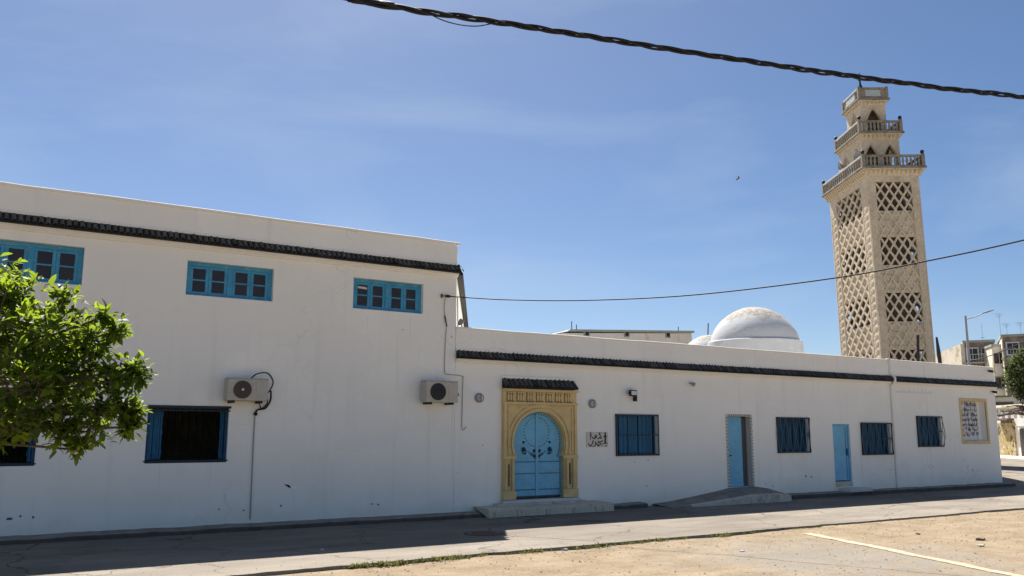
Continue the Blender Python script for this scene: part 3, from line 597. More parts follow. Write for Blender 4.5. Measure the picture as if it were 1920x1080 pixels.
def grille_window(parent, h, style, shutter):
    x0, x1, z0, z1 = h; y = -.06
    m_ = MB(); fw = .05
    m_.box(x0 + .002, x1 - .002, .09, .15, z1 - fw, z1 - .002); m_.box(x0 + .002, x1 - .002, .09, .15, z0 + .002, z0 + fw)
    m_.box(x0 + .002, x0 + fw, .09, .148, z0 + fw, z1 - fw); m_.box(x1 - fw, x1 - .002, .09, .148, z0 + fw, z1 - fw)
    w_ = m_.build('window', 'navy', parent, bevel=.004)
    nl = 8; wd = (x1 - x0 - 2 * fw) / nl
    for k in range(nl):
        p = x0 + fw + wd * k; s_ = MB(); yy = .155 - (.02 if k % 2 else 0)
        s_.box(p + .012, p + wd - .012, yy, yy + .03, z0 + fw + .003, z1 - fw - .003)
        s_.build('shutter_board', shutter, w_)
    # wrought iron grille standing proud of the wall
    zm = (z0 + z1) / 2
    prd = -.05 if style == 'box' else -.035
    for (za, dd) in ((z1 - .02, .018), (zm, .012), (z0 + .02, .020)):
        s_ = MB(); s_.box(x0 - .01, x1 + .02, prd - .012, prd + .012, za - dd, za + dd); s_.build('rail', 'iron', w_)
    n = 11 if style == 'straight' else 10
    for k in range(n + 1):
        x = x0 + .015 + (x1 - x0 - .02) * k / n; s_ = MB(); yb = prd - .008
        if style == 'straight': pts = [(x, yb, z0 + .01), (x, yb, z1 - .01)]
        else:
            off = (.045 if k % 2 else -.045)
            pts = [(x - off, yb, z0 + .02), (x + off, yb, zm), (x - off * .9, yb, z1 - .02)]
            if style == 'belly': pts = [(x - off, yb, z0 + .02), (x - off * .2, yb - .05, z0 + .28), (x + off, yb - .035, zm), (x, yb - .01, z1 - .28), (x - off, yb, z1 - .02)]
        s_.tube(pts, .0095, 6); s_.build('bar', 'barblue', w_)
    for (xx) in (x0, x1 + .005):
        s_ = MB()
        if style == 'belly' and xx > x0: s_.tube([(xx, prd, z0), (xx + .03, prd - .06, z0 + .3), (xx + .03, prd - .06, zm), (xx, prd, z1)], .011, 6)
        else: s_.box(xx - .012, xx + .012, prd - .014, prd + .014, z0 - .005, z1 + .002)
        s_.build('side_post', 'iron', w_)
    if style == 'box':
        for zz in (z0 + .03, zm, z1 - .03):
            s_ = MB(); s_.box(x1 - .012, x1 + .012, prd + .013, 0, zz - .012, zz + .012); s_.build('anchor', 'frosted', w_)
    return w_
grille_window(b1, GR[0], 'straight', 'shutter'); grille_window(b1, GR[1], 'chevron', 'navy'); grille_window(b1, GR[2], 'box', 'navy'); grille_window(b1, GR[3], 'belly', 'navy')

# --- door with tiled surround, half open recess
x0, x1, z0, z1 = D2
m_ = MB(); n = 0
fr = MB(); fr.box(x0, x0 + .06, -.018, .05, z0, z1); fr.box(x1 - .06, x1, -.018, .05, z0, z1); fr.box(x0 + .06, x1 - .06, -.017, .05, z1 - .06, z1)
d2 = fr.build('door_surround', 'ivory', b1)
bt = MB(); bt.box(-.042, .042, -.006, .004, -.021, .021); bme = bt.mesh('tile', 'tilegrey')
k = 0; zz = z0 + .03
while zz < z1 - .03:
    for xx in (x0 + .030, x1 - .030):
        inst('tile', bme, d2, (xx + (.008 if k % 2 else -.008), -.021, zz), scl=(.45, 1, .8))
    zz += .085; k += 1
xx = x0 + .13
while xx < x1 - .1:
    inst('tile', bme, d2, (xx, -.021, z1 - .030), scl=(.4, 1, 1)); xx += .085
def panel_door(parent, a, b, z0, z1, y, mat, handle_x):
    s_ = MB(); s_.box(a, b, y, y + .045, z0, z1); d_ = s_.build('door', mat, parent, bevel=.004)
    w = b - a
    for (p0, p1) in ((.05, .16), (.20, .31), (.36, .46), (.52, .95)):
        q0, q1 = z0 + (z1 - z0) * p0, z0 + (z1 - z0) * p1; s_ = MB()
        s_.prism([(a + w * .16, q0), (b - w * .16, q0), (b - w * .16, q1), (a + w * .16, q1)], lambda u, v, d: (u, d, v), y - .014, y + .002); s_.build('door_panel', mat, d_, bevel=.008)
    s_ = MB(); s_.box(handle_x - .05, handle_x + .05, y - .06, y - .045, z0 + .80, z0 + .825); s_.tube([(handle_x - .04, y - .05, z0 + .812), (handle_x - .04, y + .01, z0 + .812)], .01, 6); s_.build('handle', 'iron', d_)
    return d_
panel_door(b1, x0 + .062, x0 + .70, z0 + .01, z1 - .065, .10, 'blue_door', x0 + .19)
s_ = MB(); s_.box(x0 + .703, x1 - .062, .17, .20, z0 + .01, z1 - .088); s_.build('reveal_shade', 'dark', b1)  # dark board standing in for the shaded reveal
# --- plain blue door
x0, x1, z0, z1 = D3
s_ = MB(); s_.box(x0 + .002, x0 + .05, .03, .09, z0, z1 - .05); s_.box(x1 - .05, x1 - .002, .03, .09, z0, z1 - .05); s_.box(x0 + .002, x1 - .002, .03, .09, z1 - .05, z1 - .002); s_.build('door_frame', 'blue_door', b1, bevel=.004)
s_ = MB(); s_.box(x0 + .052, x1 - .052, .06, .10, z0 + .03, z1 - .053); d3 = s_.build('door', 'blue_door', b1, bevel=.004)
s_ = MB(); s_.box(x1 - .13, x1 - .10, .02, .06, z0 + .75, z0 + .95); s_.build('handle', 'shutter', d3)
s_ = MB(); s_.box(x1 - .155, x1 - .145, .05, .061, z0 + .05, z1 - .1); s_.build('seam', 'shutter', d3)
s_ = MB(); s_.box(x0, x1, -.02, .12, z0 - .14, z0 - .003); s_.build('threshold', 'concrete', b1, bevel=.01)

# --- arched portal
PX0, PX1, PZ0, PZ1 = 10.22, 12.26, .30, 2.76; PC = (PX0 + PX1) / 2 - .04; AR = .70; AZ = 1.55; IMP = 1.24
po = MB()
def arch_cols(m_, cx, r, zc, xa, xb, ztop, y0, y1, n=28):
    """masonry above a round arch between xa and xb"""
    xs = [cx - r * math.cos(math.pi * k / n) for k in range(n + 1)]
    for k in range(n):
        a, b = xs[k], xs[k + 1]; za = zc + math.sqrt(max(0, r * r - (a - cx) ** 2)); zb = zc + math.sqrt(max(0, r * r - (b - cx) ** 2))
        m_.hexa([(a, y0, za), (b, y0, zb), (b, y1, zb), (a, y1, za), (a, y0, ztop), (b, y0, ztop), (b, y1, ztop), (a, y1, ztop)])
    if xa < cx - r: m_.box(xa, cx - r, y0, y1, zc, ztop)
    if xb > cx + r: m_.box(cx + r, xb, y0, y1, zc, ztop)
FY = -.07
arch_cols(po, PC, AR, AZ, PX0, PX1, 2.42, FY, .22)
# horseshoe return between impost and arch centre, both sides
for sg in (-1, 1):
    m = 6
    for k in range(m):
        za = IMP + (AZ - IMP) * k / m; zb = IMP + (AZ - IMP) * (k + 1) / m
        wa = math.sqrt(AR * AR - (AZ - za) ** 2); wb = math.sqrt(AR * AR - (AZ - zb) ** 2); ex = PX0 if sg < 0 else PX1
        A_, B_ = (PC + sg * wa, PC + sg * wb)
        if sg < 0: po.hexa([(ex, FY, za), (A_, FY, za), (A_, .22, za), (ex, .22, za), (ex, FY, zb), (B_, FY, zb), (B_, .22, zb), (ex, .22, zb)])
        else: po.hexa([(A_, FY, za), (ex, FY, za), (ex, .22, za), (A_, .22, za), (B_, FY, zb), (ex, FY, zb), (ex, .22, zb), (B_, .22, zb)])
po.box(PX0, PC - .70, FY, .22, PZ0, IMP); po.box(PC + .70, PX1, FY, .22, PZ0, IMP)
po.box(PX0, PX1, FY + .001, .10, 2.42, PZ1)
portal = po.build('portal', 'ochre', b1)
# raised mouldings
def strip(a, b, w, d, nm='moulding', y=FY, mat='ochre'):
    s_ = MB(); (xa, za), (xb, zb) = a, b; s_.bar((xa, y - d / 2 + .002, za), (xb, y - d / 2 + .002, zb), w, d, (0, 1, 0)); return s_.build(nm, mat, portal, bevel=.004)
for xx in (PX0 + .045, PX1 - .045): strip((xx, PZ0 + .25), (xx, 2.415), .07, .035)
strip((PX0 + .12, 2.36), (PX1 - .12, 2.36), .045, .03); strip((PX0 - .01, 2.44), (PX1 + .01, 2.44), .05, .05); strip((PX0 - .015, 2.73), (PX1 + .015, 2.73), .06, .06)
for xx in (PX0 + .14, PX1 - .14): strip((xx, IMP + .09), (xx, 2.335), .035, .025)
for (rr, ww, dd) in ((AR + .045, .05, .04), (AR + .15, .035, .03)):
    s_ = MB(); n = 36; a0_ = -math.asin((AZ - IMP - .05) / rr) ; pts = []
    for k in range(n + 1):
        a = a0_ + (math.pi - 2 * a0_) * k / n; pts.append((PC + rr * math.cos(a), AZ + rr * math.sin(a)))
    for k in range(n):
        (xa, za), (xb, zb) = pts[k], pts[k + 1]
        ca, cb = Vector((xa - PC, 0, za - AZ)).normalized() * ww / 2, Vector((xb - PC, 0, zb - AZ)).normalized() * ww / 2
        A_, B_ = Vector((xa, 0, za)), Vector((xb, 0, zb))
        def P(p, y): return (p.x, y, p.z)
        s_.hexa([P(A_ - ca, FY - dd), P(A_ + ca, FY - dd), P(A_ + ca, FY + .003), P(A_ - ca, FY + .003), P(B_ - cb, FY - dd), P(B_ + cb, FY - dd), P(B_ + cb, FY + .003), P(B_ - cb, FY + .003)])
    s_.build('arch_moulding', 'ochre', portal)
for xa, xb in ((PX0 - .01, PC - .645), (PC + .645, PX1 + .01)):
    s_ = MB(); s_.box(xa, xb, FY - .05, FY + .004, IMP - .055, IMP + .03); s_.build('impost', 'ochre', portal, bevel=.012)
    s_ = MB(); s_.box(xa, xb - (.0 if xa < PC else .0), FY - .045, FY + .004, PZ0 + .002, PZ0 + .20); s_.build('plinth', 'ochre', portal, bevel=.014)
    cx = (xa + xb) / 2 + (-.0)
    s_ = MB(); s_.tube([(cx - .095, FY - .03, PZ0 + .20), (cx - .095, FY - .03, IMP - .055)], .036, 10); s_.build('colonnette', 'ochre', portal, smooth=60)
    s_ = MB(); s_.tube([(cx + .085, FY - .03, PZ0 + .20), (cx + .085, FY - .03, IMP - .055)], .036, 10); s_.build('colonnette', 'ochre', portal, smooth=60)
    s_ = MB(); s_.box(cx - .028, cx + .010, FY - .012, FY + .003, PZ0 + .30, IMP - .16); s_.build('slot', 'ink' if xa > PC else 'rust', portal)
# frieze of carved panels
nf = 7
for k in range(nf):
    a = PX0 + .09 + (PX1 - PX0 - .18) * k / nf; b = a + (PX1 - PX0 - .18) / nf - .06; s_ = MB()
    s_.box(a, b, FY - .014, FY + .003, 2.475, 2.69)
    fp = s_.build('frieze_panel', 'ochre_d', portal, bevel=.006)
    for j in range(3):
        xx = a + (b - a) * (j + .5) / 3; s_ = MB(); s_.prism([(xx - .02, 2.50), (xx, 2.49), (xx + .02, 2.50), (xx + .028, 2.58), (xx + .01, 2.66), (xx - .01, 2.66), (xx - .028, 2.58)], lambda u, v, d: (u, d, v), FY - .034, FY - .010); s_.build('carving', 'ochre', fp)
    s_ = MB(); s_.box(a + .01, b - .01, FY - .030, FY - .010, 2.665, 2.685); s_.build('carving', 'ochre', fp)
# tiled hood
mb = MB(); mb.prism([(0, 2.965), (-.06, 2.965), (-.20, 2.80), (-.20, 2.775), (0, 2.775)], lambda u, v, d: (d, u, v), PX0 + .01, PX1 - .04); hood = mb.build('tile_bed', 'bed', portal)
tile_row(hood, PX0 - .01, PX1 - .03, 2.985, .185, .19, .125)
mb = MB(); mb.box(PX0 - .02, PX1 + .03, -.05, 0, 2.99, 3.05); mb.build('ledge', 'white', b1, bevel=.01)
# door leaves cut to the horseshoe
def leaf_poly(sg, gap=.006):
    pts = [(PC + sg * gap, .365), (PC + sg * .69, .365), (PC + sg * .69, IMP - .0)]
    n = 16; a0_ = -math.asin((AZ - IMP) / AR)
    for k in range(n + 1):
        a = a0_ + (math.pi / 2 - a0_) * k / n; pts.append((PC + sg * max(gap, (AR - .004) * math.cos(a)), AZ + (AR - .004) * math.sin(a)))
    return pts if sg > 0 else pts[::-1]
DY = .05
for sg in (-1, 1):
    s_ = MB(); s_.prism(leaf_poly(sg), lambda u, v, d: (u, d, v), DY, DY + .05); lf = s_.build('door', 'blue_door', portal)
    # nail studs: rows, ring and tree pattern
    st = MB(); spts = []
    for zz in (.50, .86, 1.12):
        for k in range(15): spts.append((PC + sg * (.06 + .55 * k / 14), zz))
    for k in range(15):
        a = -math.pi / 2 + math.pi * k / 14; spts.append((PC + sg * (.33 * math.cos(a) + .012), 1.79 + .33 * math.sin(a)))
    for k in range(34):
        zz = .42 + (AZ - .42) * k / 33; spts.append((PC + sg * (.65 if zz < IMP else math.sqrt((AR - .05) ** 2 - (AZ - zz) ** 2)), zz))
    for k in range(16):
        a = math.pi / 2 * k / 15; spts.append((PC + sg * (AR - .05) * math.cos(a), AZ + (AR - .05) * math.sin(a)))
    for k in range(8): spts.append((PC + sg * (.03 + .030 * k), 1.36 - .022 * k if k < 4 else 1.27 + .03 * (k - 4)))
    for k in range(7): spts.append((PC + sg * (.03 + .022 * k), 1.18 + .022 * k))
    for k in range(7): spts.append((PC + sg * (.30 + .022 * (k % 4)), 1.30 + .0 * k))
    for (sx_, sz_) in spts: st.lathe([(.0135, 0), (.012, .010), (.005, .016)], (sx_, DY, sz_), (0, -1, 0), 6)
    tag(st.build('door_studs', 'iron', lf), kind='stuff')
    for (sx_, sz_, r_) in ((.36, 1.40, .055), (.36, 1.56, .028), (.075, 1.37, .035), (.06, 1.25, .035)):
        s_ = MB(); s_.lathe([(r_, 0), (r_, .012), (r_ * .55, .03), (.004, .034)], (PC + sg * sx_, DY, sz_), (0, -1, 0), 14); s_.build('boss', 'navy' if r_ > .05 else 'iron', lf, smooth=40)
    s_ = MB(); ring = [(PC + sg * .36 + .05 * math.cos(a), DY - .03, 1.36 + .05 * math.sin(a)) for a in [2 * math.pi * k / 16 for k in range(17)]]; s_.tube(ring, .008, 6); s_.build('knocker', 'navy', lf, smooth=60)
    for zz in (.86, 1.12): s_ = MB(); s_.box(min(PC + sg * .04, PC + sg * .64), max(PC + sg * .04, PC + sg * .64), DY - .003, DY + .002, zz - .02, zz + .02); s_.build('rail', 'blue_door', lf)
s_ = MB(); s_.box(PC - .038, PC + .038, DY - .022, DY + .001, .37, 2.22); s_.build('centre_batten', 'blue_door', portal, bevel=.005)
s_ = MB(); s_.box(PC - .71, PC + .71, DY + .05, DY + .07, .32, 2.26); s_.build('door_backing', 'dark', portal)
s_ = MB(); s_.box(PX0 - .03, PX1 + .03, -.16, .15, .20, .296); s_.build('threshold', 'marble', b1, bevel=.012)

# --- inscription niche at the right end
x0, x1, z0, z1 = NI
s_ = MB(); fw = .10
s_.box(x0 - fw, x1 + fw, -.02, .02, z1, z1 + fw); s_.box(x0 - fw, x1 + fw, -.02, .02, z0 - fw, z0); s_.box(x0 - fw, x0, -.019, .02, z0, z1); s_.box(x1, x1 + fw, -.019, .02, z0, z1)
nf_ = s_.build('niche_frame', 'ochre', b1, bevel=.006)
s_ = MB(); s_.box(x0 + .001, x1 - .001, .20, .235, z0 + .001, z1 - .001); s_.build('niche_back', 'white', b1)
s_ = MB(); s_.box(x0 + .02, x1 - .24, .16, .198, z0 + .02, z1 - .02); ip = s_.build('inscription_panel', 'panel_white', b1)
rs = random.Random(3)
def stroke(m_, pts, w, y):
    for k in range(len(pts) - 1):
        (xa, za), (xb, zb) = pts[k], pts[k + 1]
        if math.hypot(xb - xa, zb - za) < 1e-4: continue
        ww = w * (.7 + .6 * rs.random()); m_.bar((xa, y + .0002 * (k % 5), za), (xb, y + .0002 * (k % 5), zb), ww, .004, (0, 1, 0))
for row in range(7):
    zb = z1 - .12 - row * .168; s_ = MB(); x = x1 - .29
    while x > x0 + .10:
        wdt = rs.uniform(.09, .17); ty = rs.random()
        if ty < .35: stroke(s_, [(x, zb + .10), (x - .012, zb + .01)], .024, .156)
        elif ty < .7: stroke(s_, [(x, zb + .03), (x - wdt * .3, zb - .035), (x - wdt * .7, zb - .03), (x - wdt, zb + .03)], .026, .156)
        else: stroke(s_, [(x, zb + .06), (x - wdt * .35, zb + .075), (x - wdt * .4, zb + .01), (x - wdt * .9, zb - .02)], .024, .156)
        if rs.random() < .6: stroke(s_, [(x - wdt * .4, zb + rs.choice((.085, -.06))), (x - wdt * .4 - .02, zb + rs.choice((.08, -.065)))], .022, .157)
        x -= wdt * .66
    tag(s_.build('script_line', 'ink', ip), kind='stuff')
# faded script painted high on the wall
s_ = MB(); rs = random.Random(11); x = 26.75
while x > 24.85:
    wdt = rs.uniform(.12, .22); zb = 3.08
    stroke(s_, [(x, zb + rs.uniform(.02, .12)), (x - wdt * .3, zb - .02), (x - wdt * .7, zb - .02), (x - wdt, zb + .03)], .020, .001); x -= wdt * 1.15
s_.build('faded_script', 'faded', b1)
chips(b1, pxchips([(1511, 893, .06, .06), (1521, 894, .05, .05), (1436, 907, .03, .04), (1449, 911, .03, .04), (1190, 866, .05, .02), (1215, 863, .04, .03), (1670, 880, .035, .03), (1676, 880, .03, .03), (1824, 881, .06, .05), (1213, 911, .03, .03), (905, 835, .03, .03)]))

# plaque beside the portal: dark lettering on an ivory tile panel
p0, p1 = wp(1099, 810), wp(1139, 838)
pl = thing('name_plaque', 'ivory tile plaque with black arabic lettering right of the arched portal', 'plaque', ((p0.x + p1.x) / 2, 0, p1.z))
s_ = MB(); s_.box(p0.x, p1.x, -.025, -.001, p1.z, p0.z); s_.build('panel', 'ivory', pl, bevel=.004)
PW, PH = p1.x - p0.x, p0.z - p1.z
def pq(x, y): return (p0.x + PW * x / 860, p0.z - PH * y / 595)
STK = [([(150, 20), (155, 100), (148, 190)], .034), ([(150, 190), (142, 310)], .012), ([(150, 110), (205, 95)], .014), ([(200, 200), (245, 235), (300, 268)], .030), ([(300, 268), (345, 215), (385, 130)], .034), ([(330, 160), (385, 205)], .042), ([(430, 272), (470, 248), (520, 215)], .028),
       ([(505, 60), (530, 110)], .034), ([(540, 140), (575, 190), (592, 258), (545, 235)], .030), ([(745, 25), (748, 120), (742, 220), (748, 330), (740, 440)], .042), ([(690, 170), (800, 185)], .030), ([(640, 470), (700, 448), (770, 440), (830, 458)], .024),
       ([(65, 465), (100, 520), (138, 560), (180, 520), (215, 460), (240, 400), (246, 340)], .032), ([(325, 385), (345, 425), (352, 470), (325, 530), (280, 565), (235, 580)], .026), ([(380, 450), (425, 500), (472, 560), (505, 505), (540, 460), (560, 440)], .028),
       ([(455, 385), (485, 410)], .040), ([(510, 400), (570, 375), (640, 345)], .026), ([(530, 440), (560, 480), (615, 520)], .020), ([(755, 545), (765, 548)], .038), ([(440, 30), (520, 20), (600, 40)], .008)]
for pts, w in STK:
    s_ = MB(); rs = random.Random(len(pts)); stroke(s_, [pq(*p) for p in pts], w, -.0275)
    (xa, za) = pq(*pts[0]); (xb, zb) = pq(*pts[-1]); s_.lathe([(w * .42, 0), (w * .42, .004)], (xa, -.0262, za), (0, -1, 0), 8); s_.lathe([(w * .42, 0), (w * .42, .0035)], (xb, -.0262, zb), (0, -1, 0), 8)
    s_.build('letter_stroke', 'ink', pl)

# ------------------------------------------------------------------ steps and ramp
st_ = thing('stone_step', 'broad rough stone step below the arched portal', 'step', (11.2, -.35, 0))
mb = MB(); n = 34
def stepz(x): return .185 + .012 * noise.noise(Vector((x * 2, 1, 0)))
xa, xb = 9.52, 12.86
for i in range(n + 1):
    x = xa + (xb - xa) * i / n; yy = -.66 + .05 * noise.noise(Vector((x * 2.5, 3, 0))) + .02 * noise.noise(Vector((x * 9, 3, 0)))
    mb.v += [(x, yy - .02, -.02), (x, yy - .012 + .02 * noise.noise(Vector((x * 7, 7, 0))), .09), (x, yy + .005, stepz(x) - .02), (x, yy + .035, stepz(x)), (x, -.003, stepz(x) + .012)]
for i in range(n):
    for k in range(4): mb.f.append((5 * i + k, 5 * i + 5 + k, 5 * i + 6 + k, 5 * i + 1 + k))
mb.f.append((4, 3, 2, 1, 0)); mb.f.append(tuple(5 * n + k for k in range(5)))
mb.build('step_block', 'stone', st_, smooth=35)
rr_ = random.Random(5)
x = xa + .1
while x < xb - .2:                                                            # facing stones along the front
    w = rr_.choice((.22, .35, .55, .7)) * rr_.uniform(.85, 1.15); w = min(w, xb - .05 - x); m_ = MB(); zt = stepz(x) - .035 - rr_.uniform(0, .02); yy = -.70 + .05 * noise.noise(Vector(((x + w / 2) * 2.5, 3, 0)))
    m_.hexa([(x, yy - .02, .005), (x + w - .02, yy - .02 + rr_.uniform(-.01, .01), .005), (x + w - .02, yy + .06, .005), (x, yy + .06, .005), (x + .01, yy, zt), (x + w - .03, yy + rr_.uniform(-.01, .01), zt - rr_.uniform(0, .015)), (x + w - .03, yy + .06, zt), (x + .01, yy + .06, zt)])
    m_.build('stone', 'stone', st_, bevel=.012); x += w + rr_.uniform(-.012, .012)
s_ = MB(); s_.box(10.0, 12.4, -.26, -.004, .165, .235); s_.build('upper_tread', 'concrete', st_, bevel=.012)

rp = thing('entrance_ramp', 'sloping concrete ramp in front of the blue door with the tiled surround', 'ramp', (17.3, -.4, 0))
mb = MB(); prof = [(14.6, .01), (15.2, .05), (16.0, .14), (16.8, .24), (17.3, .315), (18.2, .325), (18.74, .26)]
for i, (x, z) in enumerate(prof):
    yy = -.76 + .02 * math.sin(x * 3); mb.v += [(x, yy - .02, -.02), (x, yy, z * .62), (x, yy + .06, z * .62 + .012), (x, -.3, z * .85 + .02), (x, -.002, z + .035)]
for i in range(len(prof) - 1):
    for k in range(4): mb.f.append((5 * i + k, 5 * i + 5 + k, 5 * i + 6 + k, 5 * i + 1 + k))
mb.f.append((4, 3, 2, 1, 0)); mb.f.append(tuple(5 * (len(prof) - 1) + k for k in range(5)))
mb.build('ramp_surface', 'pave', rp, smooth=30)
mb = MB(); pr2 = prof[1:]
for i, (x, z) in enumerate(pr2):
    yy = -.80 + .02 * math.sin(x * 3); mb.v += [(x, yy - .02, -.02), (x, yy, z * .60), (x, yy + .10, z * .62 + .022), (x, yy + .16, z * .56)]
for i in range(len(pr2) - 1):
    for k in range(3): mb.f.append((4 * i + k, 4 * i + 4 + k, 4 * i + 5 + k, 4 * i + 1 + k))
mb.f.append((3, 2, 1, 0)); mb.f.append(tuple(4 * (len(pr2) - 1) + k for k in range(4)))
mb.build('ramp_edge', 'concrete', rp, smooth=30)
mb = MB(); mb.box(21.75, 22.75, -.42, -.003, .10, .21); tag(mb.build('doorstep', 'marble', bevel=.02), 'small pale doorstep slab below the plain narrow blue door', 'doorstep')

# manhole in the road
mh = thing('manhole_cover', 'round iron manhole cover in the shaded road', 'manhole', (8.05, -2.95, 0))
s_ = MB(); s_.lathe([(.36, .001), (.36, .008), (.30, .010)], (8.05, -2.95, 0), n=28); s_.build('ring', 'kerb', mh)
s_ = MB(); s_.lathe([(.29, .002), (.29, .013)], (8.05, -2.95, 0), n=28); s_.build('lid', 'rust', mh)
for k in range(5):
    s_ = MB(); h = .22 - abs(k - 2) * .03; s_.box(8.05 - h, 8.05 + h, -2.95 + (k - 2) * .09 - .015, -2.95 + (k - 2) * .09 + .015, .0125, .019); s_.build('rib', 'rust', mh)

# ------------------------------------------------------------------ air conditioners
def ac_unit(px0, py0, px1, py1, label, guard, hub):
    yf = -.36; a = wp(px0, py0, yf); b = wp(px1, py1, yf); x0, x1, z1, z0 = a.x, b.x, a.z, b.z
    t = thing('air_conditioner', label, 'air conditioner', ((x0 + x1) / 2, 0, z0), 'outdoor air conditioning units')
    s_ = MB(); s_.box(x0, x1, yf, -.08, z0, z1); cs = s_.build('casing', 'ac', t, bevel=.015)
    r = (z1 - z0) * .41; cx = x0 + (x1 - x0) * .36; cz = (z0 + z1) / 2
    s_ = MB(); s_.lathe([(r, 0), (r, .016), (r * .9, .022)], (cx, yf, cz), (0, -1, 0), 32); gd = s_.build('fan_guard', guard, t, smooth=30)
    for rr in (r * .95, r * .72, r * .5, r * .3):
        s_ = MB(); s_.tube([(cx + rr * math.cos(q), yf - .028, cz + rr * math.sin(q)) for q in [2 * math.pi * k / 24 for k in range(25)]], .0045, 5); s_.build('ring', guard, gd)
    for k in range(8):
        q = math.pi * k / 4; s_ = MB(); s_.bar((cx + r * .12 * math.cos(q), yf - .031, cz + r * .12 * math.sin(q)), (cx + r * .98 * math.cos(q), yf - .026, cz + r * .98 * math.sin(q)), .008, .006, (0, 1, 0)); s_.build('spoke', guard, gd)
    s_ = MB(); s_.lathe([(r * .15, 0), (r * .15, .016), (r * .08, .02)], (cx, yf - .022, cz), (0, -1, 0), 14); s_.build('hub', hub, gd)
    s_ = MB(); s_.box(x0 + (x1 - x0) * .70, x1 - .03, yf - .006, yf + .002, z0 + .05, z1 - .05); s_.build('service_panel', 'ac', t, bevel=.003)
    s_ = MB(); s_.box(x0 - .004, x1 + .004, yf - .006, -.078, z1 + .0005, z1 + .015); s_.build('lid', 'ac', t, bevel=.006)
    for xx in (x0 + .10, x1 - .14):
        s_ = MB(); s_.box(xx, xx + .045, yf + .01, -.001, z0 - .045, z0 - .002); s_.build('bracket', 'iron', t)
    return x0, x1, z0, z1
x0, x1, z0, z1 = ac_unit(428, 709, 502, 752, 'outdoor air conditioner with brown fan and white hub above the open lower window', 'ac_brown', 'frosted')
def wire(name, label, pts, r, mat='rubber', cat='cable', n=6):
    m_ = MB(); m_.tube(pts, r, n); return tag(m_.build(name, mat, smooth=70), label, cat)
def smooth_pts(ps, k=6):
    ps = [Vector(p) for p in ps]; o = []
    for i in range(len(ps) - 1):
        p0_, p1_, p2_, p3_ = ps[max(i - 1, 0)], ps[i], ps[i + 1], ps[min(i + 2, len(ps) - 1)]
        for j in range(k):
            t = j / k; o.append(.5 * ((2 * p1_) + (-p0_ + p2_) * t + (2 * p0_ - 5 * p1_ + 4 * p2_ - p3_) * t * t + (-p0_ + 3 * p1_ - 3 * p2_ + p3_) * t ** 3))
    o.append(ps[-1]); return o
hs = thing('coolant_hose', 'black looping hoses from the air conditioner with the white fan hub', 'hose', (x1, 0, z0 - .2))
s_ = MB(); s_.tube(smooth_pts([wp(468, 712, -.25), wp(482, 701, -.2), wp(502, 700, -.12), wp(512, 716, -.08), wp(506, 732, -.1), wp(500, 738, -.2)]), .013, 6); s_.build('hose', 'rubber', hs, smooth=70)
s_ = MB(); s_.tube(smooth_pts([wp(508, 733, -.2), wp(507, 750, -.1), wp(498, 765, -.04), wp(484, 768, -.03), wp(479, 773, -.03)]), .017, 6); s_.build('hose', 'rubber', hs, smooth=70)
s_ = MB(); s_.tube(smooth_pts([wp(500, 740, -.2), wp(501, 756, -.1), wp(490, 766, -.05), wp(486, 756, -.12), wp(480, 752, -.16)]), .012, 6); s_.build('hose', 'rubber', hs, smooth=70)
s_ = MB(); c = wp(479, 776, -.02); s_.lathe([(.035, 0), (.035, .04), (.02, .05)], (c.x, -.001, c.z), (0, -1, 0), 12); s_.build('clamp', 'rubber', hs)
wire('drain_hose', 'thin grey drain hose running down the wall to the pavement', [wp(478, 778, -.018), wp(475, 830, -.016), wp(472, 900, -.016), wp(469, 974, -.016)], .012, 'greycable', 'hose')
x0, x1, z0, z1 = ac_unit(800, 714, 859, 755, 'outdoor air conditioner with black fan near the corner left of the portal', 'ac_black', 'ac_black')
vl = thing('pipe_valve', 'black valve on the side of the air conditioner near the portal', 'valve', (x1 + .04, -.2, z0 + .15))
s_ = MB(); s_.tube([(x1 - .01, -.2, z0 + .17), (x1 + .09, -.2, z0 + .17)], .028, 8); s_.build('valve_body', 'rubber', vl); s_ = MB(); s_.lathe([(.03, 0), (.03, .03)], (x1 + .06, -.2, z0 + .19), n=8); s_.tube(smooth_pts([(x1 + .05, -.2, z0 + .16), (x1 + .06, -.12, z0 + .05), (x1 + .0, -.04, z0 - .02)]), .013, 6); s_.build('pipe', 'rubber', vl)
wire('wall_cable', 'thin cable from the wall bracket down past the air conditioner near the portal', smooth_pts([wp(835, 557, -.03), wp(833, 580, -.02), wp(837, 608, -.02), wp(835, 640, -.02), wp(834, 672, -.02), wp(834, 698, -.02), wp(840, 702, -.02), wp(866, 705, -.02), wp(868, 712, -.02), wp(867, 750, -.02), wp(866, 800, -.02), wp(869, 806, -.02), wp(874, 800, -.02)], 4), .008, 'greycable')
wire('black_wire', 'short black sagging wire on the wall below the cable bracket', smooth_pts([wp(834, 592, -.03), wp(836, 602, -.035), wp(838, 612, -.03)]), .012)
wire('corner_pipe', 'thin grey pipe at the corner of the tall building above the low roof', [wp(858, 557, -.03), wp(858.5, 600, -.03), wp(858.5, 612, -.03)], .011, 'greycable', 'pipe')
sn = thing('roof_spotlight', 'small spotlight on the low roof at the corner of the tall building', 'spotlight', tuple(wp(864, 612, .1)))
c = wp(864, 604, .08); s_ = MB(); s_.lathe([(.02, -.08), (.055, -.02), (.06, .06), (.05, .065)], c, (.35, -.5, .75), 12); s_.build('housing', 'lampgrey', sn, smooth=40); s_ = MB(); s_.tube([(c.x + .02, c.y, c.z - .03), (c.x + .03, c.y, 4.07)], .012, 6); s_.build('stem', 'iron', sn)

